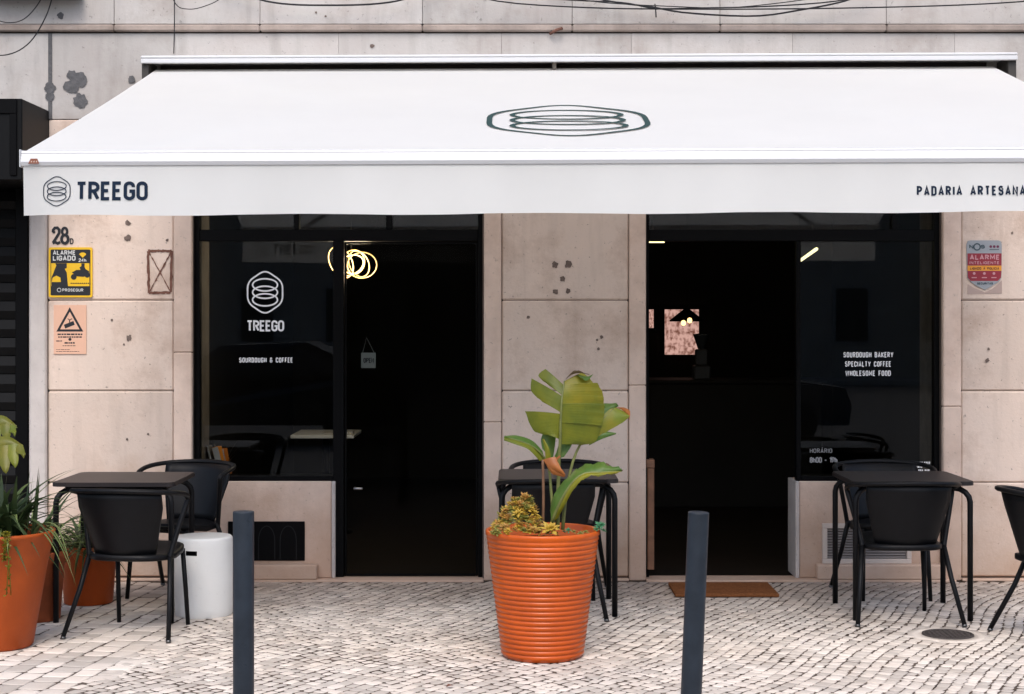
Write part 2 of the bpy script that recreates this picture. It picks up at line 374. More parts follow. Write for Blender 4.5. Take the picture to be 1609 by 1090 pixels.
for n, c in enumerate(cob[300:]):
    key = n
    if key not in shp: v, f = cobble_shape(c[2], c[3], n+300); shp[key] = (np.array(v), np.array([list(q)+([-1] if len(q) == 3 else []) for q in f]))
    v, f = shp[key]; a = c[4]+random.uniform(-.13, .13)+math.pi*random.randint(0, 1); ca, sa = math.cos(a), math.sin(a)
    vv = np.empty_like(v); vv[:, 0] = v[:, 0]*ca-v[:, 1]*sa+c[0]; vv[:, 1] = v[:, 0]*sa+v[:, 1]*ca+c[1]; vv[:, 2] = v[:, 2]+random.uniform(-.0008, .0014)
    o_ = 25*n; V.append(vv); FF += [tuple(int(i)+o_ for i in q if i >= 0) for q in f]
me = bpy.data.meshes.new('cobbles'); me.from_pydata(np.vstack(V).tolist(), [], FF); me.materials.append(M_COB)
me.polygons.foreach_set('use_smooth', [True]*len(FF))
o = bpy.data.objects.new('cobbles', me); C.objects.link(o); o.parent = pave; o['kind'] = 'stuff'

# ------------------------------------------------------------------ bakery building
B = thing('bakery_building', 'pale stone ground floor of the bakery with two black framed shopfronts under the awning', 'building')
XL, XR = -2.80, 6.2
o1, o2, o3, o4 = PX(302), PX(758), PX(1016), PX(1480)      # the two openings
OT = 2.46
wl = MB()
wl.box(XL, o1, .03, .5, 0, 7).box(o2, o3, .03, .5, 0, 7).box(o4, XR, .03, .5, 0, 7)
wl.box(o1, o2, .03, .5, OT, 7).box(o3, o4, .03, .5, OT, 7).box(-6.5, XL, .03, .5, 2.6, 7)
wl.build('wall', M_MORTAR, B)
rows = [PZ(y) for y in (906, 758, 614, 471.5, 328, 187)]
def block(x0, x1, z0, z1, m=M_STONE, y=0, name='stone_block', gap=.0016, ch=.009, dep=.029):
    yy = y+random.uniform(-.002, .002)
    MB().box(x0+gap, x1-gap, yy, dep, z0+gap, z1-gap, ch).build(name, m, B)
for (xa, xb) in ((75, 273), (788, 988), (1510, 1812), (1812, 2120)):
    for i in range(5):
        if i >= 4 and xa == 788: continue
        block(PX(xa), PX(xb), rows[i], rows[i+1])
# course above the shopfronts
zt = PZ(52)
for a, b in zip((-700, -430, -170, 80, 275, 532, 788, 992, 1245, 1500, 1760), (-430, -170, 80, 275, 532, 788, 992, 1245, 1500, 1760, 2180)):
    block(PX(a), PX(b), PZ(187), zt, M_UPPER, gap=.0006, ch=.0015)
MB().box(PX(79)-.012, PX(79)+.012, -.004, .02, PZ(187), zt).build('mortar_joint', M_CEM, B)
block(o1-.0, o2, OT, PZ(187), M_STONE, .004); block(o3, o4, OT, PZ(187), M_STONE, .004); block(o2, o3, rows[4], PZ(187), M_STONE, .0)
# cornice and the course over it
cj = [-760, -420, -90, 180, 409, 664, 899, 1131, 1392, 1640, 1900, 2180]
for a, b in zip(cj, cj[1:]):
    block(PX(a), PX(b), PZ(50), PZ(39), M_CORN, -.03, 'cornice_stone', .001, .008)
    block(PX(a), PX(b), PZ(39)+.002, PZ(-130), M_UPPER, -.012, gap=.0013, ch=.003)
    block(PX(a), PX(b), PZ(-130), PZ(-320), M_UPPER, -.012)
    block(PX(a), PX(b), PZ(-320), PZ(-560), M_UPPER, -.012)
# pilaster and jambs
MB().box(PX(47), PX(75)-.002, -.025, .028, .0, PZ(187)-.002, .01).build('pilaster', M_PIER, B)
for (xa, xb) in ((273, 302), (760, 788), (988, 1015), (1481, 1510)):
    zz = [0.0, PZ(600)+random.uniform(-.3, .2), OT]
    for z0, z1 in zip(zz, zz[1:]): MB().box(PX(xa)+.0015, PX(xb)-.001, -.012, .2, z0+.001, z1-.001, .006).build('jamb_stone', M_JAMB, B)
# base strips
for (xa, xb) in ((75, 273), (788, 988), (1510, 2120)):
    MB().box(PX(xa), PX(xb), -.035, .02, 0, PZ(908), .004).build('base_strip', M_JAMB, B)
MB().box(PX(280), PX(760), -.05, .13, -.02, .012, .004).build('threshold', M_JAMB, B)
MB().box(PX(1015), PX(1500), -.05, .13, -.02, .012, .004).build('threshold', M_JAMB, B)
# low walls below the windows
def lowwall(xa, xb, px0, px1, strip):
    MB().box(PX(xa), PX(xb), .035, .3, .013, PZ(757), .004).build('low_wall', M_JAMB, B)
    MB().box(PX(strip[0]), PX(strip[1]), .02, .3, .013, PZ(757), .003).build('jamb_stone', M_PIER, B)
    MB().box(PX(px0), PX(px1), -.05, .034, .013, PZ(886), .006).build('plinth_stone', M_JAMB, B)
lowwall(303, 520, 303, 499, (520.5, 526)); lowwall(1257.5, 1480, 1282, 1480, (1251, 1257))
# vents
v = MB(); v.box(PX(357), PX(478), .027, .034, PZ(882), PZ(820), .002)
vo = v.build('vent_plate', M_BLACK, B)
v = MB()
for i in range(3):
    cx = PX(384+i*34); hw = .05
    fn = wallfn(.0255)
    ribbon(v, [(cx-hw, PZ(880)), (cx-hw, PZ(850))]+arc(cx, PZ(850), hw, .09, 180, 0, 10)+[(cx+hw, PZ(880))], .006, fn, i)
v.build('vent_pattern', mat('grey_metal', (.009, .009, .010), .6, .2), vo)
v = MB()
x0, x1, z0, z1 = PX(1293), PX(1433), PZ(886), PZ(823)
for b_ in ((x0, x1, z0, z0+.03), (x0, x1, z1-.03, z1), (x0, x0+.03, z0+.03, z1-.03), (x1-.03, x1, z0+.03, z1-.03)): v.box(b_[0], b_[1], .008, .0345, b_[2], b_[3], .003)
vo = v.build('vent_frame', mat('cream_paint', (.6, .52, .46), .6), B)
nl = 11; mlou = mat('vent_grey', (.33, .29, .27), .6)
for i in range(nl):
    z = z0+.033+(z1-z0-.066)*(i+.5)/nl
    MB().add([(x0+.031, .014, z-.004), (x1-.031, .014, z-.004), (x1-.031, .03, z+.006), (x0+.031, .03, z+.006), (x0+.031, .017, z-.006), (x1-.031, .017, z-.006), (x1-.031, .033, z+.004), (x0+.031, .033, z+.004)],
             [(0, 1, 2, 3), (7, 6, 5, 4), (0, 4, 5, 1), (1, 5, 6, 2), (2, 6, 7, 3), (3, 7, 4, 0)]).build('slat', mlou, vo)
MB().box(x0+.03, x1-.03, .0345, .0347, z0+.03, z1-.03).build('vent_back', M_BLACK, vo)

# shopfront frames, panes, doors
GY = .09
def frame(xa, xb, bars):
    m = MB()
    for (x0, x1, z0, z1) in bars: m.box(x0, x1, GY-.035, GY+.035, z0, z1, .003)
    return m
zR0, zR1 = PZ(379, GY), PZ(361, GY); zs0, zs1 = PZ(758, GY), PZ(747, GY)
def pane(x0, x1, z0, z1, parent, g=None): return MB().box(x0, x1, GY-.003, GY+.003, z0, z1).build('pane', g or GLASS, parent)
# left shopfront
a, b, mL, mR = o1, o2, PX(524, GY), PX(541, GY)
fl = frame(0, 0, [(a, a+.035, zs1, OT), (b-.028, b, .013, OT), (a+.035, b-.028, zR0, zR1), (a+.035, b-.028, OT-.04, OT), (mL, mR, .013, zR0), (a, mL, zs0, zs1),
                  (PX(463, GY), PX(471, GY), zR1, OT-.04), (PX(607, GY), PX(617, GY), zR1, OT-.04)]).build('window_frame', M_BLACK, B)
pane(a+.035, mL, zs1, zR0, fl); pane(a+.035, PX(463, GY), zR1, OT-.04, fl); pane(PX(471, GY), PX(607, GY), zR1, OT-.04, fl); pane(PX(617, GY), b-.028, zR1, OT-.04, fl)
x0, x1 = mR+.003, b-.031; z0, z1 = .016, zR0-.004
dm = MB(); dm.box(x0, x0+.012, GY-.012, GY+.012, z0, z1, .002).box(x1-.012, x1, GY-.012, GY+.012, z0, z1, .002).box(x0+.012, x1-.012, GY-.012, GY+.012, z0, z0+.014, .002).box(x0+.012, x1-.012, GY-.012, GY+.012, z1-.012, z1, .002)
dl = dm.build('door', M_BLACK, B)
pane(x0+.012, x1-.012, z0+.014, z1-.012, dl, DGLASS)
hx = PX(571, GY)
MB().tube([(hx-.05, GY-.03, PZ(768)), (hx-.05, GY-.07, PZ(768)), (hx+.0, GY-.075, PZ(768))], .008, 8).build('handle', mat('brushed_steel', (.4, .4, .4), .35, .5, 1), dl)
# right shopfront
a, b, mL, mR = o3, o4, PX(1250, GY), PX(1257, GY)
fr_ = frame(0, 0, [(a, a+.02, .013, OT), (b-.032, b, zs1, OT), (a+.02, b-.032, zR0, zR1), (a+.02, b-.032, OT-.04, OT), (mL, mR, .013, zR0), (mR, b, zs0, zs1), (PX(1400, GY), PX(1409, GY), zR1, OT-.04)]).build('window_frame', M_BLACK, B)
pane(mR, b-.032, zs1, zR0, fr_); pane(a+.02, PX(1400, GY), zR1, OT-.04, fr_); pane(PX(1409, GY), b-.032, zR1, OT-.04, fr_)
# interior
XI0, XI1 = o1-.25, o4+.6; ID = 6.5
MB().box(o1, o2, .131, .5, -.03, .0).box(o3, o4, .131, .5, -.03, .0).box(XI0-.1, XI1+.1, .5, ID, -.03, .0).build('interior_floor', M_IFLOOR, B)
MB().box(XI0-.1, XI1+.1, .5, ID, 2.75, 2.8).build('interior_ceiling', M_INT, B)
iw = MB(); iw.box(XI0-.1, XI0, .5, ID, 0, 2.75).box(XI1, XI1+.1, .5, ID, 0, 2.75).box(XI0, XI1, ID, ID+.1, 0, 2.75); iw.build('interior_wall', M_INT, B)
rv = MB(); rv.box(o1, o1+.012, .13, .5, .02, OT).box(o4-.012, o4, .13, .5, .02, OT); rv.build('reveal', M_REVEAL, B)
MB().box(o1+.012, PX(524, .3), .3, .55, zs0-.02, zs0+.012).build('sill_board', M_BLACK, B)
MB().box(PX(1257, .3), o4-.012, .3, .55, zs0-.02, zs0+.012).build('sill_board', M_BLACK, B)

# lettering on the panes
LY = GY-.0045; fn = wallfn(LY); zz = lambda y: PZ(y, LY); xx = lambda x: PX(x, LY); s_ = sc(LY)
m = MB(); logo(m, fn, xx(416.5), zz(459), 55/s_, 66/s_, 2.5/s_); m.build('emblem', M_WHITEINK, fl); m = MB()
text(m, 'TREEGO', fn, xx(389), zz(520.5), 17.5/s_, weight=.17, track=.2, fitw=56/s_); m.build('lettering', M_WHITEINK, fl)
m = MB(); text(m, 'SOURDOUGH & COFFEE', fn, xx(376.5), zz(569.5), 8/s_, weight=.17, track=.34, fitw=83/s_); m.build('lettering', M_WHITEINK, fl)
m = MB()
for s, y, xa, wd in (('SOURDOUGH BAKERY', 561.5, 1326, 77), ('SPECIALTY COFFEE', 576, 1328.5, 71), ('WHOLESOME FOOD', 590.5, 1329, 70)):
    m = MB(); text(m, s, fn, xx(xa), zz(y), 8.6/s_, weight=.17, track=.34, fitw=wd/s_); m.build('lettering', M_WHITEINK, fr_)
m = MB(); text(m, 'HORÁRIO', fn, xx(1273), zz(711.5), 7/s_, weight=.13, track=.25, fitw=34/s_); m.build('lettering', M_GREYINK, fr_); m = MB(); text(m, '8h00 - 19h', fn, xx(1273), zz(727), 9/s_, weight=.2, track=.2, fitw=42/s_)
m.build('lettering', M_GREYINK, fr_)
random.seed(3)
for y, segs in ((727, (12, 10, 9, 9)), (733, (16, 8)), (739, (10, 7, 8))):
    x_ = 1464-sum(segs)-3*len(segs); m = MB()
    for sg in segs:
        k = 0
        while k < sg-1:
            wq = random.uniform(1.3, 2.2); m.add([fn(xx(x_+k), zz(y+1.8), 0), fn(xx(x_+k+wq), zz(y+1.8), 0), fn(xx(x_+k+wq), zz(y-1.8), 0), fn(xx(x_+k), zz(y-1.8), 0)], [(0, 1, 2, 3)]); k += wq+.8
        x_ += sg+3
    m.build('lettering', M_WHITEINK, fr_)

# marks on the stone: filled bolt holes, cement patches, an old painted rectangle
for (px, py, r_) in ((201, 350, 4), (201, 374, 4.5), (203, 531, 4.5), (176, 503, 2), (195, 541, 1.6), (872, 416, 5), (893, 415, 5.5), (884, 438, 4.2), (873, 458, 4), (893, 457, 3.8), (945, 529, 2.5), (938, 534, 1.8), (940, 548, 2), (1553, 548, 2), (1551, 566, 3.4), (1590, 366, 2), (263, 377, 2.2), (96, 25, 5), (585, 72, 3), (497, 20, 1.8), (512, 26, 1.5), (200, 690, 2), (233, 682, 1.8), (830, 498, 2.5)):
    y = -.004 if py > 50 else -.0165
    MB().disc((PX(px), y-.0008, PZ(py)), r_/256*1.05, 14, axis='Y', rj=.28).build('hole_filler', M_CEM if py < 60 and px == 96 else M_HOLE, B)
for (px, py, r_) in ((126, 124, 12), (112, 136, 11), (113, 118, 8), (127, 158, 11), (79, 138, 9), (79, 152, 7), (207, 125, 6)):
    MB().disc((PX(px), -.0055-.0006*random.random(), PZ(py)), r_/256, 18, axis='Y', rj=.2).build('cement_patch', M_CEM, B)
m = MB(); fn = lambda u, v, k: (PX(u+random.uniform(-.7, .7)), -.0045-k*.0003, PZ(v+random.uniform(-.7, .7)))
def sub(a, b, n=16): return [(a[0]+(b[0]-a[0])*i/n, a[1]+(b[1]-a[1])*i/n) for i in range(n+1)]
c_ = [(233, 394), (270, 394), (269, 459), (234, 460)]
for i in range(4): ribbon(m, sub(c_[i], c_[(i+1) % 4]), 4.0, fn, i)
ribbon(m, sub(c_[0], c_[2]), 1.8, fn, 4); ribbon(m, sub(c_[1], c_[3]), 1.8, fn, 5)
m.build('painted_mark', M_RUST, B)

# ------------------------------------------------------------------ neighbouring shopfront with shutter
NS = thing('shuttered_shopfront', 'black shuttered shopfront with a projecting black sign box left of the bakery', 'shopfront')
M_SH = mat('black_shutter', (.0035, .0037, .004), .5, .15, var=.3, vscale=5, objvar=.3)
xr = -2.845
MB().box(-6.4, xr, -.55, .02, PZ(283, -.55), 2.888, .006).build('sign_box', M_SH, NS)
sb = MB()
for q in ((-6.4, xr-.03, 2.80, 2.885), (xr-.07, xr-.03, 2.44, 2.80)): sb.box(q[0], q[1], -.562, -.551, q[2], q[3], .003)
sb.build('sign_frame', M_BLACK, NS)
MB().box(PX(27, .02), PX(46.5, .02), -.02, .2, 0, PZ(283, -.55)-.002, .004).build('guide_rail', M_BLACK, NS)
z = .02; k = 0
while z < 2.40:
    xa, xb = -6.4, PX(27, .02)-.004
    MB().add([(xa, .12, z), (xb, .12, z), (xb, .105, z+.05), (xa, .105, z+.05), (xb, .118, z+.108), (xa, .118, z+.108), (xb, .14, z+.108), (xa, .14, z+.108), (xb, .14, z), (xa, .14, z)],
             [(0, 1, 2, 3), (3, 2, 4, 5), (5, 4, 6, 7), (9, 8, 1, 0), (1, 8, 6, 4, 2), (0, 3, 5, 7, 9)]).build('slat', M_SH, NS); z += .1135
MB().box(-6.5, -2.82, .141, .5, 0, 2.6).build('back_wall', M_BLACK, NS)

# ================================================================== AWNING
A = thing('awning', 'wide white fabric awning with a printed front valance over the bakery shopfronts', 'awning', (-2.17, 0, 3.1))
A.rotation_euler = (0, R(-.22), 0)
AO = (-2.17, 0, 3.1)
ax0, ax1 = -2.155, 2.91; yr, zr, yf, zf = -.15, 3.116, -2.85, 2.338
hz0, hz1 = PZ(99, -.25), PZ(91, -.25)
m = MB(); m.box(PX(222, -.25), PX(1598, -.25), -.27, -.002, hz0+.025, hz1+.012, .006); m.box(PX(222, -.25), PX(1598, -.25), -.27, -.245, hz0-.004, hz0+.024, .004)
m.build('hood', M_ALU, A, off=AO)
for (xa, xb) in ((222, 233), (1585, 1598)): MB().box(PX(xa, -.25), PX(xb, -.25), -.24, -.004, 3.02, hz0+.022, .004).build('bracket', M_DKALU, A, off=AO)
MB().box(PX(868, -.2), PX(874, -.2), -.22, -.004, 3.10, hz0+.022, .003).build('bracket', mat('worn_bracket', (.2, .17, .14), .6), A, off=AO)
MB().box(ax0, ax1, -.0215, -.0035, 3.03, hz0+.022).build('shade_back_plate', mat('painted_shade_brown', (.03, .022, .018), .8), A, off=AO)  # dark sheet, paints in the shade of the slot under the hood
MB().tube([(ax0-.02, -.11, 3.075), (ax1+.02, -.11, 3.075)], .042, 14).build('roller', M_DKALU, A, off=AO)
# fabric with a slight sag between the roller and the front bar
m = MB(); nu, nv = 60, 24; vs = []
for j in range(nv+1):
    t = j/nv
    for i in range(nu+1):
        s = i/nu
        sag = -.016*math.sin(math.pi*t)*(1-.3*math.cos(2*math.pi*s))+.0018*math.sin(s*40+t*3)*math.sin(math.pi*t)
        vs.append((ax0+(ax1-ax0)*s, yr+(yf-yr)*t, zr+(zf-zr)*t+sag))
m.add(vs, [(j*(nu+1)+i, j*(nu+1)+i+1, (j+1)*(nu+1)+i+1, (j+1)*(nu+1)+i) for j in range(nv) for i in range(nu)], 0, True)
fab = m.build('canopy', M_FABRIC, A, off=AO)
# printed emblem on the canopy
dlen = math.hypot(yf-yr, zf-zr)
def canfn(u, v, k):       # u metres across, v metres up the slope from the front edge
    t = 1-v/dlen; s = (u-ax0)/(ax1-ax0)
    sag = -.016*math.sin(math.pi*t)*(1-.3*math.cos(2*math.pi*s))
    return (u, yr+(yf-yr)*t, zr+(zf-zr)*t+sag+.004+k*.0005)
m = MB(); logo(m, canfn, .274, .93, .775, 1.03, .028); m.build('emblem', M_GREENINK, fab, off=(0, 0, 0))
for q in fab.children: q.data.transform(Matrix.Translation((-AO[0], -AO[1], -AO[2])))
# front bar
m = MB(); x0, x1 = ax0-.004, ax1+.012
prof = [(-2.79, 2.342), (-2.835, 2.348), (-2.862, 2.343), (-2.866, 2.335), (-2.8645, 2.331), (-2.868, 2.325), (-2.875, 2.295), (-2.868, 2.279), (-2.83, 2.275), (-2.79, 2.285)]
n_ = len(prof); m.add([(x, y, z) for x in (x0, x1) for y, z in prof], [(i, (i+1) % n_, n_+(i+1) % n_, n_+i) for i in range(n_)]+[tuple(range(n_)), tuple(range(2*n_-1, n_-1, -1))])
fb = m.build('front_bar', M_ALU, A, off=AO)
m = MB(); yb = -2.8775; bx = lambda px: PX(px, yb); bz = lambda py: PZ(py, yb)
m.add([(bx(43), yb, bz(257)), (bx(60.5), yb, bz(257)), (bx(57.5), yb, bz(249)), (bx(47), yb, bz(249))], [(0, 1, 2, 3)])
m.add([(bx(47+i*4), yb-.0006, bz(254.5)) for i in range(3)]+[(bx(49+i*4), yb-.0006, bz(252)) for i in range(3)]+[(bx(49+i*4), yb-.0006, bz(255)) for i in range(3)], [(i, 6+i, 3+i) for i in range(3)], 1)
m.build('maker_badge', [mat('badge_brown', (.22, .07, .035), .5), mat('badge_cream', (.6, .5, .42), .5)], A, off=AO)
for x in (x0-.006, x1+.001): MB().box(x, x+.005, -2.876, -2.79, 2.272, 2.35, .002).build('end_cap', M_ALU, A, off=AO)
# valance
vy = -2.862; vt, vb = 2.279, PZ(338.5, vy)
def wave(u, t): return (.005*math.sin(u*5.1+.6)+.0035*math.sin(u*11.3)+.004*math.sin(u*23+1)+.03*math.exp(-((u+2.15)/.12)**2))*t
def valfn(u, v, k):
    t = max(0, (vt-v)/(vt-vb)); return (u-.010*t*math.exp(-((u+2.17)/.3)**2), vy+wave(u, t)-.0025-k*.0005, v)
m = MB(); nu, nv = 180, 6; vs = []
for j in range(nv+1):
    for i in range(nu+1):
        u = ax0+.004+(ax1-ax0-.01)*i/nu; t = j/nv; p = valfn(u, vt+(vb-vt)*t, 0); hem = .0035*math.sin(u*6+1)*t
        vs.append((p[0], p[1]+.0025, p[2]+hem))
m.add(vs, [(j*(nu+1)+i, j*(nu+1)+i+1, (j+1)*(nu+1)+i+1, (j+1)*(nu+1)+i) for j in range(nv) for i in range(nu)], 0, True)
val = m.build('valance', M_VAL, A, off=AO)
m = MB(); vx = lambda px: PX(px, vy); vz = lambda py: PZ(py, vy); sv = sc(vy)
logo(m, valfn, vx(89), vz(300.5), 42/sv, 47/sv, 1.5/sv); m.build('emblem', M_INK, val, off=AO); m = MB()
text(m, 'TREEGO', valfn, vx(121.5), vz(315.5), 30/sv, weight=.18, track=.24, fitw=107/sv)
m.build('lettering', M_INK, val, off=AO); m = MB(); text(m, 'PADARIA ARTESANAL', valfn, vx(1440.5), vz(313), 15.5/sv, weight=.2, track=.44, fitw=178/sv)
m.build('lettering', M_INK, val, off=AO)
# folding arms under the canopy
for (xa, xb) in ((-1.9, -.9), (2.64, 1.64)):
    MB().tube([(xa, -.12, 3.03), (xb, -1.45, 2.62)], .022, 8).tube([(xb, -1.45, 2.62), (xa+(.2 if xa < 0 else -.2), -2.8, 2.31)], .018, 8).build('folding_arm', M_ALU, A, off=AO)

# ================================================================== SIGNS ON THE WALL
def rrect(u0, u1, v0, v1, r, n=5):
    return arc(u1-r, v1-r, r, r, 0, 90, n)+arc(u0+r, v1-r, r, r, 90, 180, n)+arc(u0+r, v0+r, r, r, 180, 270, n)+arc(u1-r, v0+r, r, r, 270, 360, n)
def plate(pts, y0, y1, name, m, parent, label=None):
    n = len(pts); mb = MB(); mb.add([(x, y, z) for y in (y0, y1) for x, z in pts], [tuple(range(n)), tuple(range(2*n-1, n-1, -1))]+[(i, (i+1) % n, n+(i+1) % n, n+i) for i in range(n)])
    return mb.build(name, m, parent, label)
def poly(mb, pts, y, mi=0): mb.add([(PX(a), y, PZ(b)) for a, b in pts], [tuple(range(len(pts)))], mi); return mb
M_YEL = mat('sign_yellow', (.78, .47, .01), .4); M_SBLK = mat('sign_black', (.010, .011, .014), .4); M_SWHT = mat('sign_white', (.62, .62, .60), .5)
M_PEACH = mat('sign_peach', (.72, .43, .30), .5, var=.06, vscale=9); M_SGREY = mat('sign_grey', (.27, .29, .31), .45); M_SRED = mat('sign_red', (.26, .015, .03), .45, var=.15, vscale=20); M_SORG = mat('sign_orange', (.66, .27, .02), .5); M_SNAVY = mat('sign_navy', (.03, .055, .07), .5); M_STAPE = mat('clear_tape', (.40, .30, .26), .3, .6)
T1 = thing('alarm_sign', 'yellow and black alarm sign with a motorbike picture left on the stone wall', 'sign')
plate(rrect(PX(77.5), PX(146), PZ(467), PZ(388.5), .012), -.014, -.0035, 'plate', M_YEL, T1)
plate(rrect(PX(80.5), PX(143), PZ(464), PZ(392), .008), -.0150, -.0142, 'panel', M_SBLK, T1)
m = MB()
poly(m, [(81.5, 413.5), (141.5, 413.5), (141.5, 449.5), (81.5, 449.5)], -.0155)
m.build('picture_ground', M_YEL, T1)
m = MB(); y = -.016
poly(m, [(82, 449.5), (82, 436), (90, 416), (98, 413.8), (106, 428), (108, 449.5)], y)           # helmeted guard
poly(m, [(88, 413.7), (106, 413.7), (106, 421), (99, 424), (91, 420)], y-.0003)
for cx, cy, r_ in ((117, 435, 4.6), (138, 432, 4.2)): m.add([(PX(cx+r_*math.cos(t)), y-.0003, PZ(cy+r_*math.sin(t))) for t in np.linspace(0, 6.0, 14)], [tuple(range(14))])
poly(m, [(114, 428), (121, 424), (127, 424), (131, 420), (141, 426), (141, 432), (132, 435), (122, 434)], y-.0006)
poly(m, [(128, 425), (126, 420), (129, 418), (129, 413.8), (134, 413.8), (134, 419), (136, 424)], y-.0009)
m.build('picture', M_SBLK, T1)
m = MB(); poly(m, [(82.5, 443), (84, 436), (90, 433), (96, 436), (97, 443)], y-.0012); m.build('badge', M_YEL, T1); m = MB(); m.add([(PX(131+r_*math.cos(t)), -.0155, PZ(401+.75*r_*math.sin(t))) for r_ in (6,) for t in np.linspace(3.5, 5.92, 8)]+[(PX(131), -.0155, PZ(405))], [tuple(range(9))]); m.build('emblem', M_YEL, T1)
m = MB(); fn = wallfn(-.0155)
text(m, 'ALARME', fn, PX(85), PZ(400.5), 7.2/256, weight=.2, track=.25, fitw=34/256); m.build('lettering', M_SWHT, T1); m = MB(); text(m, 'LIGADO', fn, PX(85), PZ(409.5), 8/256, weight=.2, track=.25, fitw=34/256)
m.build('lettering', M_SWHT, T1); m = MB(); text(m, '24h', fn, PX(125), PZ(411.5), 5.5/256, weight=.2, fitw=11/256)
m.build('lettering', M_SWHT, T1); m = MB(); text(m, 'PROSEGUR', fn, PX(99.5), PZ(458), 4.8/256, weight=.18, fitw=32/256); ribbon(m, [(PX(94+3*math.cos(t)), PZ(455.5+3*math.sin(t))) for t in np.linspace(0, 6.28, 12)], .003, fn, 0, True)
m.build('lettering', M_SWHT, T1)
m = MB(); fn = wallfn(-.0165)
for x_ in range(112, 140, 3): ribbon(m, [(PX(x_), PZ(445)), (PX(x_+2), PZ(445))], .007, fn)
m.build('small_print', M_SBLK, T1)

T2 = thing('camera_warning_sign', 'peach surveillance sign with a camera in a black triangle below the yellow sign', 'sign')
plate(rrect(PX(85), PX(136), PZ(556), PZ(479), .002), -.008, -.0035, 'plate', M_PEACH, T2)
m = MB(); fn = wallfn(-.0085)
ribbon(m, [(PX(a), PZ(b)) for a, b in ((110.2, 486), (128.5, 519), (92, 519))], .0135, fn, 0, True)
poly(m, [(101, 510), (116, 504), (118, 510), (103, 516)], -.0087); ribbon(m, [(PX(110), PZ(507)), (PX(110), PZ(502.5))], .006, fn, 2); ribbon(m, [(PX(107), PZ(500.5)), (PX(110), PZ(502.5)), (PX(114), PZ(500.5))], .005, fn, 1)
for y_, xa, xb, h_ in ((525, 91, 130, .009), (529.3, 92, 129, .008), (535.5, 89, 98, .006), (538.5, 102, 118, .009), (543, 99, 120, .004), (549, 89, 110, .003), (552, 89, 125, .003)):
    x_ = xa
    while x_ < xb: wq = random.uniform(2, 6); ribbon(m, [(PX(x_), PZ(y_)), (PX(min(xb, x_+wq)), PZ(y_))], h_, fn); x_ += wq+.9
m.add([(PX(110.5+2.6*math.cos(t)), -.0085, PZ(533+2.4*math.sin(t))) for t in np.linspace(0, 5.6, 8)], [tuple(range(8))])
m.build('print', M_SBLK, T2)

T3 = thing('alarm_shield_sign', 'grey and red shield shaped alarm sticker on the right stone wall', 'sign')
q = [(1518, 384), (1520, 378.5), (1524, 377.5), (1568, 377.5), (1572, 379), (1573.5, 384), (1573, 436), (1569, 442), (1558, 449), (1547, 455), (1536, 450), (1525, 443), (1519.5, 436)]
plate([(PX(a), PZ(b)) for a, b in q], -.009, -.0035, 'plate', M_SGREY, T3)
m = MB(); y = -.0096
poly(m, [(1519.5, 398), (1573, 398), (1573, 417), (1519.5, 417)], y); poly(m, [(1519.5, 425.5), (1573, 425.5), (1572, 436), (1567, 441.3), (1524.5, 441.3), (1520, 436)], y); m.build('red_field', M_SRED, T3)
m = MB(); poly(m, [(1519.5, 417.2), (1573, 417.2), (1573, 425.3), (1519.5, 425.3)], y); m.build('orange_band', M_SORG, T3)
m = MB(); fn = wallfn(-.0102)
text(m, 'ALARME', fn, PX(1524), PZ(408), 8/256, weight=.22, track=.3, fitw=45/256); m.build('lettering', mat('sign_pink', (.5, .25, .27), .5), T3); m = MB(); text(m, 'INTELIGENTE', fn, PX(1523), PZ(415), 4.6/256, weight=.2, fitw=46/256)
for x_ in (1530, 1546, 1561): m.add([(PX(x_+2.2*math.cos(t)), -.0102, PZ(429.5+2.2*math.sin(t))) for t in np.linspace(0, 5.6, 8)], [tuple(range(8))]); ribbon(m, [(PX(x_-4), PZ(436)), (PX(x_+4), PZ(436))], .006, fn)
m.build('lettering', mat('sign_pink', (.5, .25, .27), .5), T3)
m = MB(); text(m, 'LIGADO À POLICIA', fn, PX(1524), PZ(423.6), 4/256, weight=.22, fitw=45/256)
m.build('lettering', mat('sign_brown', (.12, .035, .01), .5), T3)
m = MB(); text(m, 'N', fn, PX(1523), PZ(390.5), 6/256, fitw=5/256, weight=.25); text(m, 'S', fn, PX(1541), PZ(390.5), 6/256, fitw=5/256, weight=.25)
ribbon(m, [(PX(1534.5+5*math.cos(t)), PZ(387.8+5*math.sin(t))) for t in np.linspace(0, 6.28, 20)], .008, fn, 0, True)
m.build('lettering', M_SNAVY, T3); m = MB(); text(m, 'SECURITAS', fn, PX(1535), PZ(447), 3.6/256, weight=.25, fitw=24/256); ribbon(m, [(PX(1554), PZ(392)), (PX(1569), PZ(392))], .004, fn)
m.build('lettering', M_SNAVY, T3)
m = MB()
for x_ in (1556, 1561.5, 1567): m.add([(PX(x_+2.2*math.cos(t)), -.0102, PZ(387.3+2.2*math.sin(t))) for t in np.linspace(0, 5.5, 8)], [tuple(range(8))])
m.build('dots', mat('sign_plum', (.12, .01, .05), .5), T3)
plate([(PX(a), PZ(b)) for a, b in ((1520, 446), (1530, 452), (1547, 459), (1560, 453), (1574, 440), (1574, 461), (1520, 462))], -.0045, -.0035, 'sticker_residue', M_STAPE, T3)
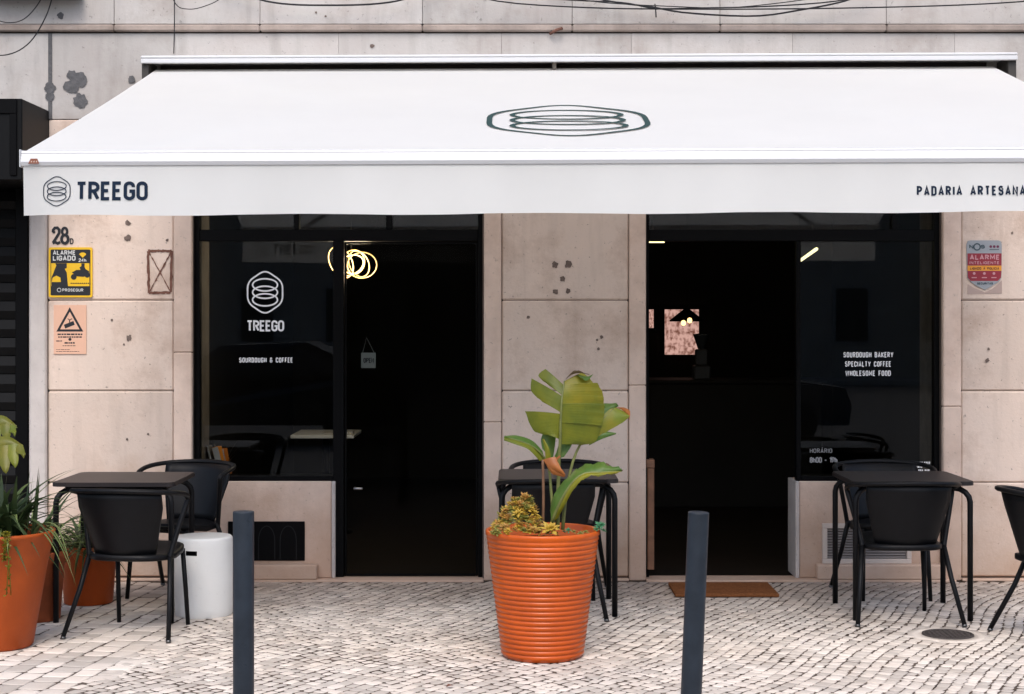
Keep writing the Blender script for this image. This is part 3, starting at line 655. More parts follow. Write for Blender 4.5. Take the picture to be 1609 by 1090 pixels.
# house number
T4 = thing('house_number', 'black house number 28 with a small letter painted high on the left stone wall', 'house number')
m = MB(); fn = lambda u, v, k: (PX(u), -.005-k*.0003, PZ(v))
def thick(a, b): return lambda t: a+(b-a)*abs(math.sin(t*math.pi*2))
ribbon(m, [(83.5, 365), (84, 361), (86.5, 358), (90.5, 357.8), (93.5, 361), (93.3, 366), (89, 373), (83.5, 381.5)], 4.4, fn, 0); ribbon(m, [(83, 382), (87, 380), (91, 382.5), (95, 380)], 4.2, fn, 1)
m.add([fn(85+2.4*math.cos(t), 364.5+2.4*math.sin(t), 2) for t in np.linspace(0, 5.6, 9)], [tuple(range(9))])
ribbon(m, [(102+4*math.cos(t), 363.5+5.6*math.sin(t)) for t in np.linspace(0, 6.28, 18)], 4.0, fn, 3, True); ribbon(m, [(102.3+5.2*math.cos(t), 375.6+6.6*math.sin(t)) for t in np.linspace(0, 6.28, 18)], 4.6, fn, 4, True)
m.build('digits', M_SBLK, T4)
m = MB(); ribbon(m, [(111, 382.5), (111, 375), (113.6, 375), (115, 377), (115, 381), (113.6, 382.5)], 1.7, fn, 0, True); m.build('letter', M_SBLK, T4)

# ================================================================== CABLES along the top of the facade
def cable(label, pts, r, Y=-.08, name='cable', grp='cables strung along the facade'):
    q = spline([P(a, b, Y-.003*i) for i, (a, b) in enumerate(pts)], 30); o = MB().tube(q, r, 6).build(name, M_CABLE); tag(o, label, 'cable', grp); return o
cable('short cable loop curling into the top left corner of the wall', [(-30, 22), (10, 35), (40, 28), (66, -5), (70, -40)], .0032)
cable('larger cable loop sagging across the left end of the cornice', [(-40, 84), (10, 86), (45, 68), (70, 30), (82, -6), (86, -50)], .0038)
cable('thin cable dropping straight down to the awning hood at left', [(273, -60), (274, -10), (274, 40), (273, 84)], .0032)
cable('small thin cable curl beside the vertical cable at left', [(262, -30), (276, 6), (295, 14), (320, 10), (350, -6), (380, -50)], .0028, -.09)
cable('thick cable sagging at the top between the left wall joints', [(330, -30), (420, 2), (520, 8), (620, 2), (700, -25)], .006)
cable('cable dipping lowest of the bundle right of centre', [(860, -22), (960, 2), (1020, 10), (1080, 20), (1185, 25), (1260, 15), (1325, 2), (1370, -15)], .0058, -.07)
cable('long cable running from the centre to the top right corner', [(720, -12), (800, 4), (930, 12), (1050, 14), (1200, 14), (1350, 12), (1500, 8), (1609, 2), (1720, -8)], .0045, -.10)
cable('second cable of the bundle crossing above the cornice at right', [(790, -8), (900, 0), (980, 4), (1030, 13), (1110, 12), (1200, 10), (1310, 2), (1380, -14)], .0045, -.115)
cable('third slim cable of the bundle bowing over the emblem', [(870, -8), (950, 4), (1060, 10), (1140, 12), (1220, 5), (1300, -6)], .0032, -.13)
o = MB().tube([P(1029, 6, -.12), P(1030, 12, -.13), P(1031, 27, -.125)], .004, 6).build('cable_tie', M_CABLE); tag(o, 'black cable tie hanging from the cable bundle near the centre', 'cable tie')
o = MB().tube([P(864, 53, -.02), P(874, 47, -.05), P(884, 44, -.046)], .009, 6).build('metal_peg', M_RUST); tag(o, 'rusty peg sticking out under the cornice right of centre', 'peg')
o = MB().box(PX(-20, -.1), PX(127, -.1), -.16, -.03, PZ(-3, -.1), PZ(-16, -.1), .01).build('cable_duct', M_BLACK); tag(o, 'black cable duct along the top edge of the wall at left', 'duct')

# ================================================================== TABLES AND CHAIRS
def make_table():
    t = thing('bistro_table', '', 'table')
    bm = bmesh.new(); pts = rrect(-.325, .325, -.31, .31, .05, 6); f = bm.faces.new([bm.verts.new((x, y, .722)) for x, y in pts])
    e = bmesh.ops.extrude_face_region(bm, geom=[f]); bmesh.ops.translate(bm, vec=(0, 0, .022), verts=[v for v in e['geom'] if isinstance(v, bmesh.types.BMVert)])
    top = [f for f in bm.faces if f.calc_center_median().z > .74]
    bmesh.ops.bevel(bm, geom=[e for f in top for e in f.edges], offset=.004, segments=2, affect='EDGES')
    MB().frombm(bm).build('table_top', M_TOP, t)
    m = MB()
    for q in ((-.26, .26, -.253, -.229), (-.26, .26, .229, .253), (-.27, -.246, -.229, .229), (.246, .27, -.229, .229)): m.box(q[0], q[1], q[2], q[3], .697, .7215, .003)
    m.build('apron', M_FURN, t)
    for sx in (-1, 1):
        for sy in (-1, 1):
            pts = [(sx*.305, sy*.275, 0), (sx*.305, sy*.275, .60)]+[(sx*(.305-.07*(1-math.cos(a))), sy*(.275-.05*(1-math.cos(a))), .632+.07*math.sin(a)) for a in (0, .4, .8, 1.2, 1.57)]
            MB().tube(pts, .0155, 10).build('leg', M_FURN, t)
    return t
tb = make_table()
tdat = [((2.135, -1.065), 0, 'black square bistro table under the right window with printed opening hours'),
        ((.25, -.94), 0, 'black square bistro table behind the orange pot with the banana plant'),
        ((-2.108, -1.12), 0, 'black square bistro table at left beside the white drum stool')]
for i, ((x, y), rz, lb) in enumerate(tdat):
    t = tb if i == 0 else copy_tree(tb); t.location = (x, y, 0); t.rotation_euler = (0, 0, R(rz)); tag(t, lb, 'table', 'black bistro tables outside the bakery')

def make_chair():
    t = thing('armchair', '', 'chair')
    # seat pan, round at the back
    m = MB(); prof = []
    for i in range(32):
        a = 2*math.pi*i/32; x = .215*math.copysign(abs(math.cos(a))**.62, math.cos(a)); y = .225*math.copysign(abs(math.sin(a))**(.55 if math.sin(a) > 0 else .8), math.sin(a))
        prof.append((x, y))
    n = len(prof); vs = []
    def zz_(y): return .425+.02*max(0, y)/.22-.012*(1-abs(y)/.22)
    for f, dz in ((.0, -.012), (.55, -.009), (.9, -.001), (1.0, -.006), (1.0, -.03), (.92, -.036), (0, -.036)):
        for x, y in prof: vs.append((x*f, y*f, zz_(y*f)+dz))
    m.add(vs, [(r_*n+i, r_*n+(i+1) % n, (r_+1)*n+(i+1) % n, (r_+1)*n+i) for r_ in range(6) for i in range(n)], 0, True)
    m.build('seat', M_FURN, t)
    # curved back shell
    m = MB(); nu, nv = 14, 8; th = .014; front = []; back = []
    for j in range(nv+1):
        tt = j/nv; z = .415+.325*tt; hw = .160+.062*min(1, tt*1.35)
        for i in range(nu+1):
            u = -1+2*i/nu; x = hw*u; y = -.205-.085*tt+.075*abs(u)**2.2
            front.append((x, y, z)); back.append((x, y-th, z))
    N_ = len(front); fs = []
    for j in range(nv):
        for i in range(nu):
            a = j*(nu+1)+i; fs += [(a, a+1, a+nu+2, a+nu+1), (N_+a+nu+1, N_+a+nu+2, N_+a+1, N_+a)]
    for i in range(nu): fs += [(i+1, i, N_+i, N_+i+1), (nv*(nu+1)+i, nv*(nu+1)+i+1, N_+nv*(nu+1)+i+1, N_+nv*(nu+1)+i)]
    for j in range(nv): a = j*(nu+1); fs += [(a, a+nu+1, N_+a+nu+1, N_+a), (a+nu, N_+a+nu, N_+a+2*nu+1, a+2*nu+1)]
    m.add(front+back, fs, 0, True); m.build('backrest', M_FURN, t)
    # horseshoe top rail with arms
    rail = spline([(-.285, -.03, .705), (-.288, -.09, .722), (-.272, -.17, .735), (-.215, -.25, .744), (-.11, -.30, .75), (0, -.312, .752), (.11, -.30, .75), (.215, -.25, .744), (.272, -.17, .735), (.288, -.09, .722), (.285, -.03, .705)], 41)
    MB().tube(rail, .0165, 10, flat=.8).build('top_rail', M_FURN, t)
    for s in (-1, 1):
        MB().tube(spline([(s*.285, -.034, .706), (s*.282, -.012, .69), (s*.275, -.022, .655), (s*.245, -.06, .53), (s*.222, -.085, .425), (s*.218, -.09, .40)], 16), .0135, 8).build('arm_post', M_FURN, t)
        MB().tube([(s*.18, .175, .405), (s*.187, .20, .2), (s*.192, .222, 0)], [.0135, .013, .012], 8).build('leg', M_FURN, t)
        lg = MB().tube([(s*.214, -.08, .42), (s*.24, -.15, .24), (s*.278, -.265, .012)], [.0145, .0135, .0125], 8).build('leg', M_FURN, t)
        MB().tube([(s*.277, -.262, .014), (s*.280, -.268, 0)], .014, 8).build('foot_cap', mat('steel_cap', (.12, .12, .12), .3, .5, 1), lg)
    MB().tube([(-.19, .17, .392), (.19, .17, .392)], .011, 8).build('seat_rail', M_FURN, t)
    return t
ch = make_chair()
cdat = [((2.08, -1.262), 0, 'black armchair seen from behind in front of the right window table'),
        ((2.19, -.52), 180, 'black armchair facing the street between the right table and the wall'),
        ((.21, -1.13), 3, 'black armchair mostly hidden directly behind the ribbed orange pot'),
        ((.28, -.50), 178, 'black armchair against the middle stone pier facing the street'),
        ((-1.93, -1.64), -10, 'black armchair seen from behind in front of the left table'),
        ((-1.95, -.52), 158, 'black armchair turned sideways behind the white drum stool'),
        ((2.77, -1.86), -80, 'black armchair cut off by the right edge of the picture')]
for i, ((x, y), rz, lb) in enumerate(cdat):
    t = ch if i == 0 else copy_tree(ch); t.location = (x, y, .001); t.rotation_euler = (0, 0, R(rz)); tag(t, lb, 'chair', 'black armchairs around the bistro tables')

# drum stool with hand holes
ST = thing('drum_stool', 'white cylindrical drum stool with a slotted handle beside the left table', 'stool', (-1.678, -1.14, 0))
m = MB(); n = 60; zh0, zh1 = .338, .363; srad = lambda z: .1545+.0055*math.sin(math.pi*min(1, z/.42))
zlev = sorted(list(np.linspace(.008, .414, 12))+[zh0, zh1])
prof2 = [(.150, .0)]+[(srad(z), z) for z in zlev]+[(.1525, .421), (.147, .4265), (.138, .4275), (.06, .4285)]
mm = len(prof2); vs = []; ang0 = math.atan2(-1, -.21)
for k in range(n):
    a = ang0+2*math.pi*(k-.5)/n
    for r_, z in prof2: vs.append((r_*math.cos(a), r_*math.sin(a), z))
fs = []
for k in range(n):
    k2 = (k+1) % n
    for i in range(mm-1):
        if zh0 <= prof2[i][1] < zh1 and k in (58, 59, 0, 1): continue
        fs.append((k*mm+i, k2*mm+i, k2*mm+i+1, k*mm+i+1))
fs.append(tuple(k*mm+mm-1 for k in range(n)))
m.add(vs, fs, 0, True)
for k in range(n): pass
m.build('body', M_STOOL, ST)
MB().lathe([(.135, .02), (.135, .415)], 40).build('inside_lining', M_BLACK, ST)

# bollards
def make_bollard():
    t = thing('bollard', '', 'bollard'); MB().lathe([(0, .919), (.0355, .919), (.0372, .9175), (.0375, .915), (.0375, -.01)], 40).build('post', M_BOLL, t)
    MB().lathe([(.0378, 0), (.05, 0.002), (.055, -.01)], 24).build('collar', M_IRON, t); return t
b1 = make_bollard(); b1.location = (-.957, -4.22, 0); tag(b1, 'upright slate blue bollard in front of the white drum stool', 'bollard', 'slate blue bollards along the kerb')
b2 = copy_tree(b1); b2.location = (.628, -4.22, 0); b2.rotation_euler = (R(1), R(2.2), 0); tag(b2, 'leaning slate blue bollard in front of the right doorway', 'bollard', 'slate blue bollards along the kerb')

# mat and manhole
o = MB().box(PX(1055, -.4), PX(1215, -.4), PZ(0)*0-.62, -.2, .004, .024, .004).build('door_mat', M_MAT); tag(o, 'brown coir doormat on the cobbles before the right doorway', 'doormat')
MH = thing('manhole_cover', 'small round iron cover set in the cobbles beside the right table', 'manhole cover', (MAN[0], MAN[1], .004))
MB().lathe([(0, .001), (.1, .001), (.112, .001), (.112, -.02)], 40).build('lid', M_IRON, MH)
MB().lathe([(.115, -.02), (.115, .003), (.128, .003), (.131, -.02)], 40).build('rim', M_IRON, MH)
MB().lathe([(.1312, -.0065), (.1312, -.0025), (.20, -.0032), (.20, -.02)], 40).build('collar', M_COB, MH)
for i in range(-4, 5):
    for j in range(-4, 5):
        if math.hypot(i, j) < 4.3: MB().box(i*.023-.007, i*.023+.007, j*.023-.007, j*.023+.007, .0005, .005, .002).build('stud', M_IRON, MH)

# ================================================================== POTS
def pot_lathe(name, prof, m, parent): return MB().lathe(prof, 64).build(name, m, parent)
PT = thing('ribbed_pot', 'large ribbed glossy orange pot holding the banana plant in front', 'plant pot', (.146, -2.25, .002))
prof = [(0, 0), (.18, 0), (.188, .004)]; nr = 24; H0, H1 = .01, .572
for i in range(nr):
    for t in range(6):
        f = (i+t/6)/nr; z = H0+(H1-H0)*f; r_ = .190+.072*f+.0072*abs(math.sin(math.pi*t/6))**.55; prof.append((r_, z))
prof += [(.265, .574), (.272, .580), (.272, .597), (.268, .602), (.260, .602), (.255, .595), (.247, .53), (.2, .53)]
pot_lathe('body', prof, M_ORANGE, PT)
MB().lathe([(0, .548), (.1, .55), (.2, .545), (.248, .54)], 40).build('soil', M_SOIL, PT)
P2 = thing('smooth_pot', 'big smooth orange pot cut by the left edge of the picture', 'plant pot', (-2.53, -2.02, .002))
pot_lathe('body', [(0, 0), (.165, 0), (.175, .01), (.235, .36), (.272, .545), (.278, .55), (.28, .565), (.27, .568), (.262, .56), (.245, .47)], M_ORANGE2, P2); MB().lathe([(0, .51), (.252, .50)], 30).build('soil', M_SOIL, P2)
P3 = thing('clay_pot', 'dark terracotta pot in shade between two brighter orange pots', 'plant pot', (-2.55, -1.30, .002))
tp = lambda r0, r1, h: [(0, 0), (r0, 0), (r0+.005, .004), (r1-.012, h-.06), (r1+.004, h-.055), (r1+.008, h-.004), (r1+.004, h), (r1-.008, h), (r1-.016, h-.05), (r1-.03, h-.1)]
pot_lathe('body', tp(.125, .165, .37), M_TERRA, P3); MB().lathe([(0, .33), (.16, .32)], 24).build('soil', M_SOIL, P3)
P4 = thing('clay_pot', 'orange terracotta pot against the wall under the left table', 'plant pot', (-2.40, -.78, .002))
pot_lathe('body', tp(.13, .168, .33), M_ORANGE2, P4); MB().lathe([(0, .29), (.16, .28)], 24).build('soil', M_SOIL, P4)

# ================================================================== PLANTS
def leafmat(name, c, c2, tr=.35, rough=.4, sc_=9): return mat(name, c, rough, .4, var=.5, vscale=sc_, transl=tr, vcol=c2, bump=.15, bscale=60, dist=.003)
L_OLIVE = leafmat('olive_leaf', (.20, .215, .018), (.11, .15, .016)); L_YEL = leafmat('yellow_green_leaf', (.30, .26, .02), (.2, .22, .02)); L_GRN = leafmat('green_leaf', (.07, .16, .03), (.12, .19, .03))
L_DRY = leafmat('dry_leaf', (.56, .21, .06), (.38, .13, .04)); L_TIP = leafmat('dead_tip', (.08, .05, .03), (.2, .14, .06)); L_STEM = mat('stem_green', (.17, .19, .05), .5, var=.4, vscale=20); L_STEMB = mat('stem_brown', (.18, .09, .045), .6, var=.3, vscale=20)
def patch(mb, M, E, na=8, nl=18, bulge=.0, mi=0, rip=.0, ph=0):
    """sheet between a midrib and an edge line, both given as world points"""
    a = spline(M, nl); b = spline(E, nl); vs = []
    for i in range(nl):
        for j in range(na+1):
            t = j/na; p = a[i].lerp(b[i], t)
            p = p+Vector((0, -1, .25))*(bulge*math.sin(math.pi*t*.9)+.0009*math.sin(i*2.4)*math.sin(math.pi*min(1,t*1.1)))+Vector((.3, -.8, .8))*(rip*(math.sin(i*.9+ph+t)+.5*math.sin(i*2.3+ph*2))*t*t); vs.append(p)
    mb.add(vs, [(i*(na+1)+j, i*(na+1)+j+1, (i+1)*(na+1)+j+1, (i+1)*(na+1)+j) for i in range(nl-1) for j in range(na)], mi, True)
BPY = -2.25
BO = Vector((.146, -2.25, .53))
BP = thing('banana_plant', 'young banana plant with one broad torn leaf growing in the ribbed orange pot', 'plant', BO)
Q = lambda a, b, dy=0: P(a, b, BPY+dy)
def bld(mb, name, mats, par=BP): return mb.build(name, mats, par, off=BO)
# broad leaf seen from its back: right half in one piece, left half torn into three
m = MB()
mid = [(881, 690, -.02), (880, 670, -.03), (881, 650, -.035), (882, 630, -.035), (884, 612, -.02), (886, 600, 0)]
patch(m, [Q(879, 698, -.012), Q(880, 680, -.022), Q(881, 663, -.033)], [Q(905, 699, .03), Q(934, 695, .058), Q(946, 668, .066)], 14, 26, .012, 0, .0015)
patch(m, [Q(881, 664, -.034), Q(881, 648, -.036), Q(882, 634, -.035)], [Q(946, 669, .052), Q(949, 652, .052), Q(950, 634, .05)], 14, 24, .013, 0, .0015, 2)
patch(m, [Q(882, 635, -.036), Q(884, 618, -.03), Q(886, 604, -.01)], [Q(949, 636, .062), Q(947, 618, .045), Q(938, 601, .02)], 14, 24, .012, 1, .002, 1)
patch(m, [Q(885, 610, -.012), Q(885, 604, -.005), Q(888, 598, .005)], [Q(932, 603, .02), Q(925, 592, .03), Q(915, 585, .035)], 8, 8, .01, 1, .002)
patch(m, [Q(*p) for p in [(879, 690, -.018), (880, 668, -.03), (881, 650, -.035)]], [Q(860, 684, .0), Q(838, 676, .04), Q(825, 646, .055)], 12, 26, .018, 0, .0012)
patch(m, [Q(881, 648, -.035), Q(882, 632, -.035), Q(883, 622, -.03)], [Q(852, 632, .01), Q(835, 614, .04), Q(835, 595, .045)], 9, 10, .012, 0, .002)
patch(m, [Q(883, 621, -.03), Q(884, 612, -.02), Q(885, 604, -.005)], [Q(862, 606, .01), Q(846, 590, .03), Q(857, 580, .03)], 8, 9, .01, 0, .002)
patch(m, [Q(887, 597, .005), Q(896, 590, .012), Q(905, 585, .02)], [Q(900, 584, -.012), Q(912, 582, -.015), Q(927, 590, 0)], 5, 8, .012, 3, .004)
patch(m, [Q(905, 588, .02), Q(915, 590, .024), Q(925, 592, .03)], [Q(912, 594, -.02), Q(922, 598, -.012), Q(932, 588, .01)], 4, 7, .008, 2, .003)
lf = bld(m, 'leaf', [L_OLIVE, L_YEL, L_GRN, L_TIP]); lf['label'] = 'broad torn olive leaf'
bld(MB().tube(spline([Q(876, 832, .02), Q(877, 780, .0), Q(878, 730, -.012), Q(880, 695, -.03), Q(881, 660, -.042), Q(883, 625, -.038), Q(887, 598, -.004)], 24), [.011-.008*i/23 for i in range(24)], 8), 'stem', L_STEM)
# leaf behind, to the right, folded with a yellow edge and a brown tip
m = MB(); patch(m, [Q(938, 668, .06), Q(950, 650, .08), Q(966, 640, .1), Q(990, 652, .11)], [Q(932, 690, .07), Q(950, 680, .08), Q(972, 668, .09), Q(988, 656, .1)], 6, 14, .012, 0, .003)
patch(m, [Q(938, 668, .06), Q(950, 650, .08), Q(966, 641, .1), Q(972, 638, .1)], [Q(940, 640, .11), Q(948, 634, .12), Q(960, 634, .12), Q(968, 633, .11)], 5, 10, .01, 1)
patch(m, [Q(966, 640, .1), Q(976, 643, .105), Q(990, 654, .11)], [Q(980, 640, .098), Q(990, 646, .1), Q(988, 664, .1)], 3, 7, .004, 2)
patch(m, [Q(925, 700, .07), Q(945, 690, .075), Q(968, 682, .08)], [Q(935, 680, .08), Q(950, 678, .085), Q(968, 680, .085)], 4, 8, .008, 3)
bld(m, 'leaf', [leafmat('lime_leaf', (.20, .25, .03), (.30, .25, .03)), L_GRN, L_DRY, L_GRN]); bld(MB().tube(spline([Q(884, 832, .04), Q(892, 760, .05), Q(908, 705, .06), Q(936, 670, .062), Q(965, 641, .098)], 16), [.009-.006*i/15 for i in range(16)], 8), 'stem', L_STEM)
# leaf hidden behind the broad one
m = MB(); patch(m, [Q(868, 725, .05), Q(872, 700, .06), Q(874, 680, .06)], [Q(852, 705, .06), Q(850, 690, .07), Q(856, 676, .08)], 6, 9, .014); patch(m, [Q(868, 725, .05), Q(876, 705, .055), Q(880, 685, .06)], [Q(886, 718, .03), Q(898, 700, .04), Q(900, 685, .06)], 6, 9, .012); bld(m, 'leaf', L_GRN)
# small drooping leaf to the left
m = MB(); patch(m, [Q(856, 722, .02), Q(838, 702, -.01), Q(818, 694, -.03), Q(792, 687, -.05)], [Q(852, 708, .03), Q(836, 692, .02), Q(812, 684, -.01), Q(793, 685, -.045)], 5, 14, .008); patch(m, [Q(856, 722, .02), Q(838, 702, -.01), Q(818, 694, -.03), Q(792, 687, -.05)], [Q(848, 724, .0), Q(830, 706, -.04), Q(812, 699, -.05), Q(792, 692, -.055)], 5, 14, .006, 1)
bld(m, 'leaf', [L_GRN, L_OLIVE]); bld(MB().tube(spline([Q(870, 832, .0), Q(866, 770, .01), Q(860, 728, .015), Q(838, 702, -.012), Q(800, 688, -.045)], 16), [.009-.0065*i/15 for i in range(16)], 7), 'stem', L_STEM)
# orange dried leaf and bud
m = MB(); patch(m, [Q(853, 722, -.05), Q(865, 735, -.07), Q(888, 748, -.06)], [Q(872, 718, -.06), Q(882, 735, -.08), Q(888, 746, -.062)], 5, 10, .012, 0, .003); patch(m, [Q(853, 722, -.05), Q(865, 735, -.07), Q(888, 748, -.06)], [Q(856, 728, -.04), Q(868, 744, -.05), Q(886, 750, -.055)], 4, 10, .006, 0, .002)
patch(m, [Q(866, 724, -.05), Q(872, 720, -.06), Q(880, 715, -.06)], [Q(866, 728, -.05), Q(874, 724, -.06), Q(881, 717, -.06)], 2, 6)
o = bld(m, 'leaf', L_DRY); o['label'] = 'dried orange leaf'
m = MB(); patch(m, [Q(857, 724, -.03), Q(856, 705, -.035), Q(852, 690, -.03)], [Q(866, 722, -.03), Q(863, 705, -.045), Q(855, 690, -.035)], 4, 9, .008, 0); bld(m, 'leaf', L_YEL)
bld(MB().tube(spline([Q(853, 830, -.02), Q(854, 780, -.03), Q(853, 722, -.045)], 10), [.007]*10, 7), 'stem', L_STEMB)
# low arching leaf to the right
m = MB(); mr = [Q(866, 822, -.03), Q(880, 790, -.06), Q(898, 760, -.09), Q(918, 744, -.1), Q(945, 742, -.1), Q(977, 740, -.08)]
patch(m, mr, [Q(864, 804, -.0), Q(872, 774, -.01), Q(896, 746, -.02), Q(915, 732, -.02), Q(945, 727, -.045), Q(976, 737, -.07)], 8, 44, .014, 0, .0075, 1)
patch(m, mr, [Q(876, 815, -.02), Q(888, 793, -.06), Q(902, 768, -.1), Q(922, 750, -.12), Q(948, 747, -.115), Q(976, 742, -.085)], 6, 44, .01, 1, .005)
patch(m, [Q(950, 738, -.06), Q(962, 740, -.065), Q(978, 740, -.08)], [Q(952, 728, -.055), Q(966, 735, -.06), Q(979, 738, -.08)], 3, 7, .003, 2, .004)
o = bld(m, 'leaf', [L_GRN, L_YEL, L_TIP]); bld(MB().tube(mr[:1]+spline(mr, 14), [.010]+[.009-.006*i/13 for i in range(14)], 7), 'stem', L_STEM)

# succulents in the ribbed pot
SU = [leafmat('succulent_gold', (.50, .31, .035), (.34, .24, .03), .1, .5, 60), leafmat('succulent_rust', (.38, .17, .035), (.30, .20, .04), .1, .5, 60), leafmat('succulent_olive', (.20, .19, .035), (.15, .16, .03), .1, .5, 60), leafmat('succulent_jade', (.035, .16, .07), (.05, .2, .09), .1, .5, 60)]
def rosette(c, R_, n=22, seed=0, flat=1.0, wide=.22):
    rnd = random.Random(seed); mb = MB()
    tl = Vector((rnd.uniform(-.5, .5), rnd.uniform(-.8, .1), 1)).normalized(); q = Vector((0, 0, 1)).rotation_difference(tl)
    for i in range(n):
        f = (i+.5)/n; a = 2.39996*i+rnd.uniform(-.2, .2); el = R(78-72*f*flat+rnd.uniform(-8, 8)); L_ = R_*(.45+.6*f)*rnd.uniform(.85, 1.1)
        dr = Vector((math.cos(a)*math.cos(el), math.sin(a)*math.cos(el), math.sin(el))); sd = Vector((-math.sin(a), math.cos(a), 0)); nm = dr.cross(sd)
        pts = [Vector((0, 0, 0)), dr*L_*.55+sd*L_*wide, dr*L_*1.0-nm*L_*.06, dr*L_*.55-sd*L_*wide, dr*L_*.5-nm*L_*.12, dr*L_*.5+nm*L_*.09]
        pts = [c+q@p for p in pts]
        mb.add(pts, [(0, 1, 5), (1, 2, 5), (2, 3, 5), (3, 0, 5), (1, 0, 4), (2, 1, 4), (3, 2, 4), (0, 3, 4)], 0, False)
    return mb
def cluster(name, label, spots, base):
    t = thing(name, label, 'succulent', base)
    for k, (p, r_, mi, n) in enumerate(spots):
        rosette(p, r_, n, k*7+len(name)).build('rosette', SU[mi], t, off=base)
    return t
random.seed(21); spots = []
for k in range(150):
    u = random.random()**.9; px = 776+u*72; e = (px-824)/(50 if px < 824 else 25); hgt = 54*max(0, 1-abs(e)**2.0)+7
    f = random.random()**.6; dy = -.20+.22*f+random.uniform(-.03, .03)
    spots.append((Q(px, 840-hgt*f, dy), random.uniform(.026, .042)*(1.0 if px > 800 else .85), random.choice((0, 0, 1, 1, 2, 2)), 16))
cl = cluster('succulent', 'spreading golden brown succulent mound at the left of the ribbed pot', spots, Vector((.05, -2.33, .54)))
cluster('succulent', 'single yellow star shaped succulent at the front rim of the ribbed pot', [(Q(865, 832, -.20), .058, 0, 34), (Q(861, 838, -.17), .03, 2, 14), (Q(872, 838, -.18), .03, 2, 14)], Vector((.18, -2.44, .54)))
cluster('succulent', 'small dark green succulent on the soil right of the banana stem', [(Q(893, 834, -.12), .026, 3, 16), (Q(902, 836, -.1), .02, 2, 12), (Q(886, 836, -.13), .02, 3, 12), (Q(920, 836, -.05), .02, 2, 14), (Q(912, 838, -.12), .02, 2, 14)], Vector((.27, -2.36, .54)))
cluster('succulent', 'bright green succulent leaning over the right rim of the ribbed pot', [(Q(944, 826, -.05), .035, 3, 26), (Q(938, 832, -.07), .025, 3, 16), (Q(948, 834, -.08), .024, 3, 16)], Vector((.40, -2.30, .54)))

# strap leaved plants at the left
def strap(mb, p0, ang, L_, rise, droop, wd, seed=0, n=14, mi=0):
    rnd = random.Random(seed); dirv = Vector((math.cos(ang), math.sin(ang), 0)); sd = Vector((-dirv.y, dirv.x, 0)); vs = []
    for i in range(n):
        t = i/(n-1); c = Vector(p0)+dirv*(L_*t*(.35+.65*t) if droop else L_*.35*t)+Vector((0, 0, rise*t-droop*t**2.6)); w_ = wd*(1-t**2.2)*(.55+.9*t*(1-t)+.2)
        vs += [c-sd*w_+Vector((0, 0, w_*.35)), c, c+sd*w_+Vector((0, 0, w_*.35))]
    mb.add(vs, [(3*i+j, 3*i+j+1, 3*i+j+4, 3*i+j+3) for i in range(n-1) for j in range(2)], mi, True)
L_SP = leafmat('spider_leaf_dark', (.055, .085, .028), (.035, .06, .025), .2); L_SP2 = leafmat('spider_leaf_pale', (.20, .25, .10), (.14, .2, .06), .25); L_GOLD = leafmat('gold_leaf', (.19, .17, .012), (.10, .12, .012), .3)
def spider(label, base, n, L0, seed, pale, name='spider_plant', rise0=.22, wd=.010):
    t = thing(name, label, 'plant', base); rnd = random.Random(seed)
    for k in range(n):
        mb = MB(); strap(mb, (rnd.uniform(-.05, .05), rnd.uniform(-.05, .05), -.02), rnd.uniform(0, 6.283), L0*rnd.uniform(.6, 1.15), rise0*rnd.uniform(.6, 1.5), rnd.uniform(.1, .38), wd*rnd.uniform(.7, 1.3), k); mb.build('leaf', L_SP2 if rnd.random() < pale else L_SP, t)
    return t
a1 = spider('dark sword leaved plant in the big orange pot at the left edge', Vector((-2.50, -2.0, .51)), 110, .36, 3, .12, 'sword_plant', .34, .017)
for k in range(9):
    mb = MB(); strap(mb, (random.uniform(-.03, .16), random.uniform(-.06, .06), 0), random.uniform(-.6, .9), .12, random.uniform(.24, .38), .0, .012, k); mb.build('leaf', L_SP, a1)
for k in range(8):
    mb = MB(); strap(mb, (.14+random.uniform(-.04, .04), random.uniform(-.12, .1), 0), random.uniform(-.9, .6), random.uniform(.2, .32), random.uniform(.22, .32), random.uniform(.25, .5), .008, k); mb.build('leaf', L_SP2, a1)
spider('spider plant with arching striped leaves in the clay pot under the left table', Vector((-2.40, -.78, .29)), 95, .46, 5, .3, rise0=.3, wd=.012)
spider('leafy spider plant in the dark clay pot behind the big orange pot', Vector((-2.55, -1.30, .33)), 95, .46, 9, .25, rise0=.36, wd=.012)
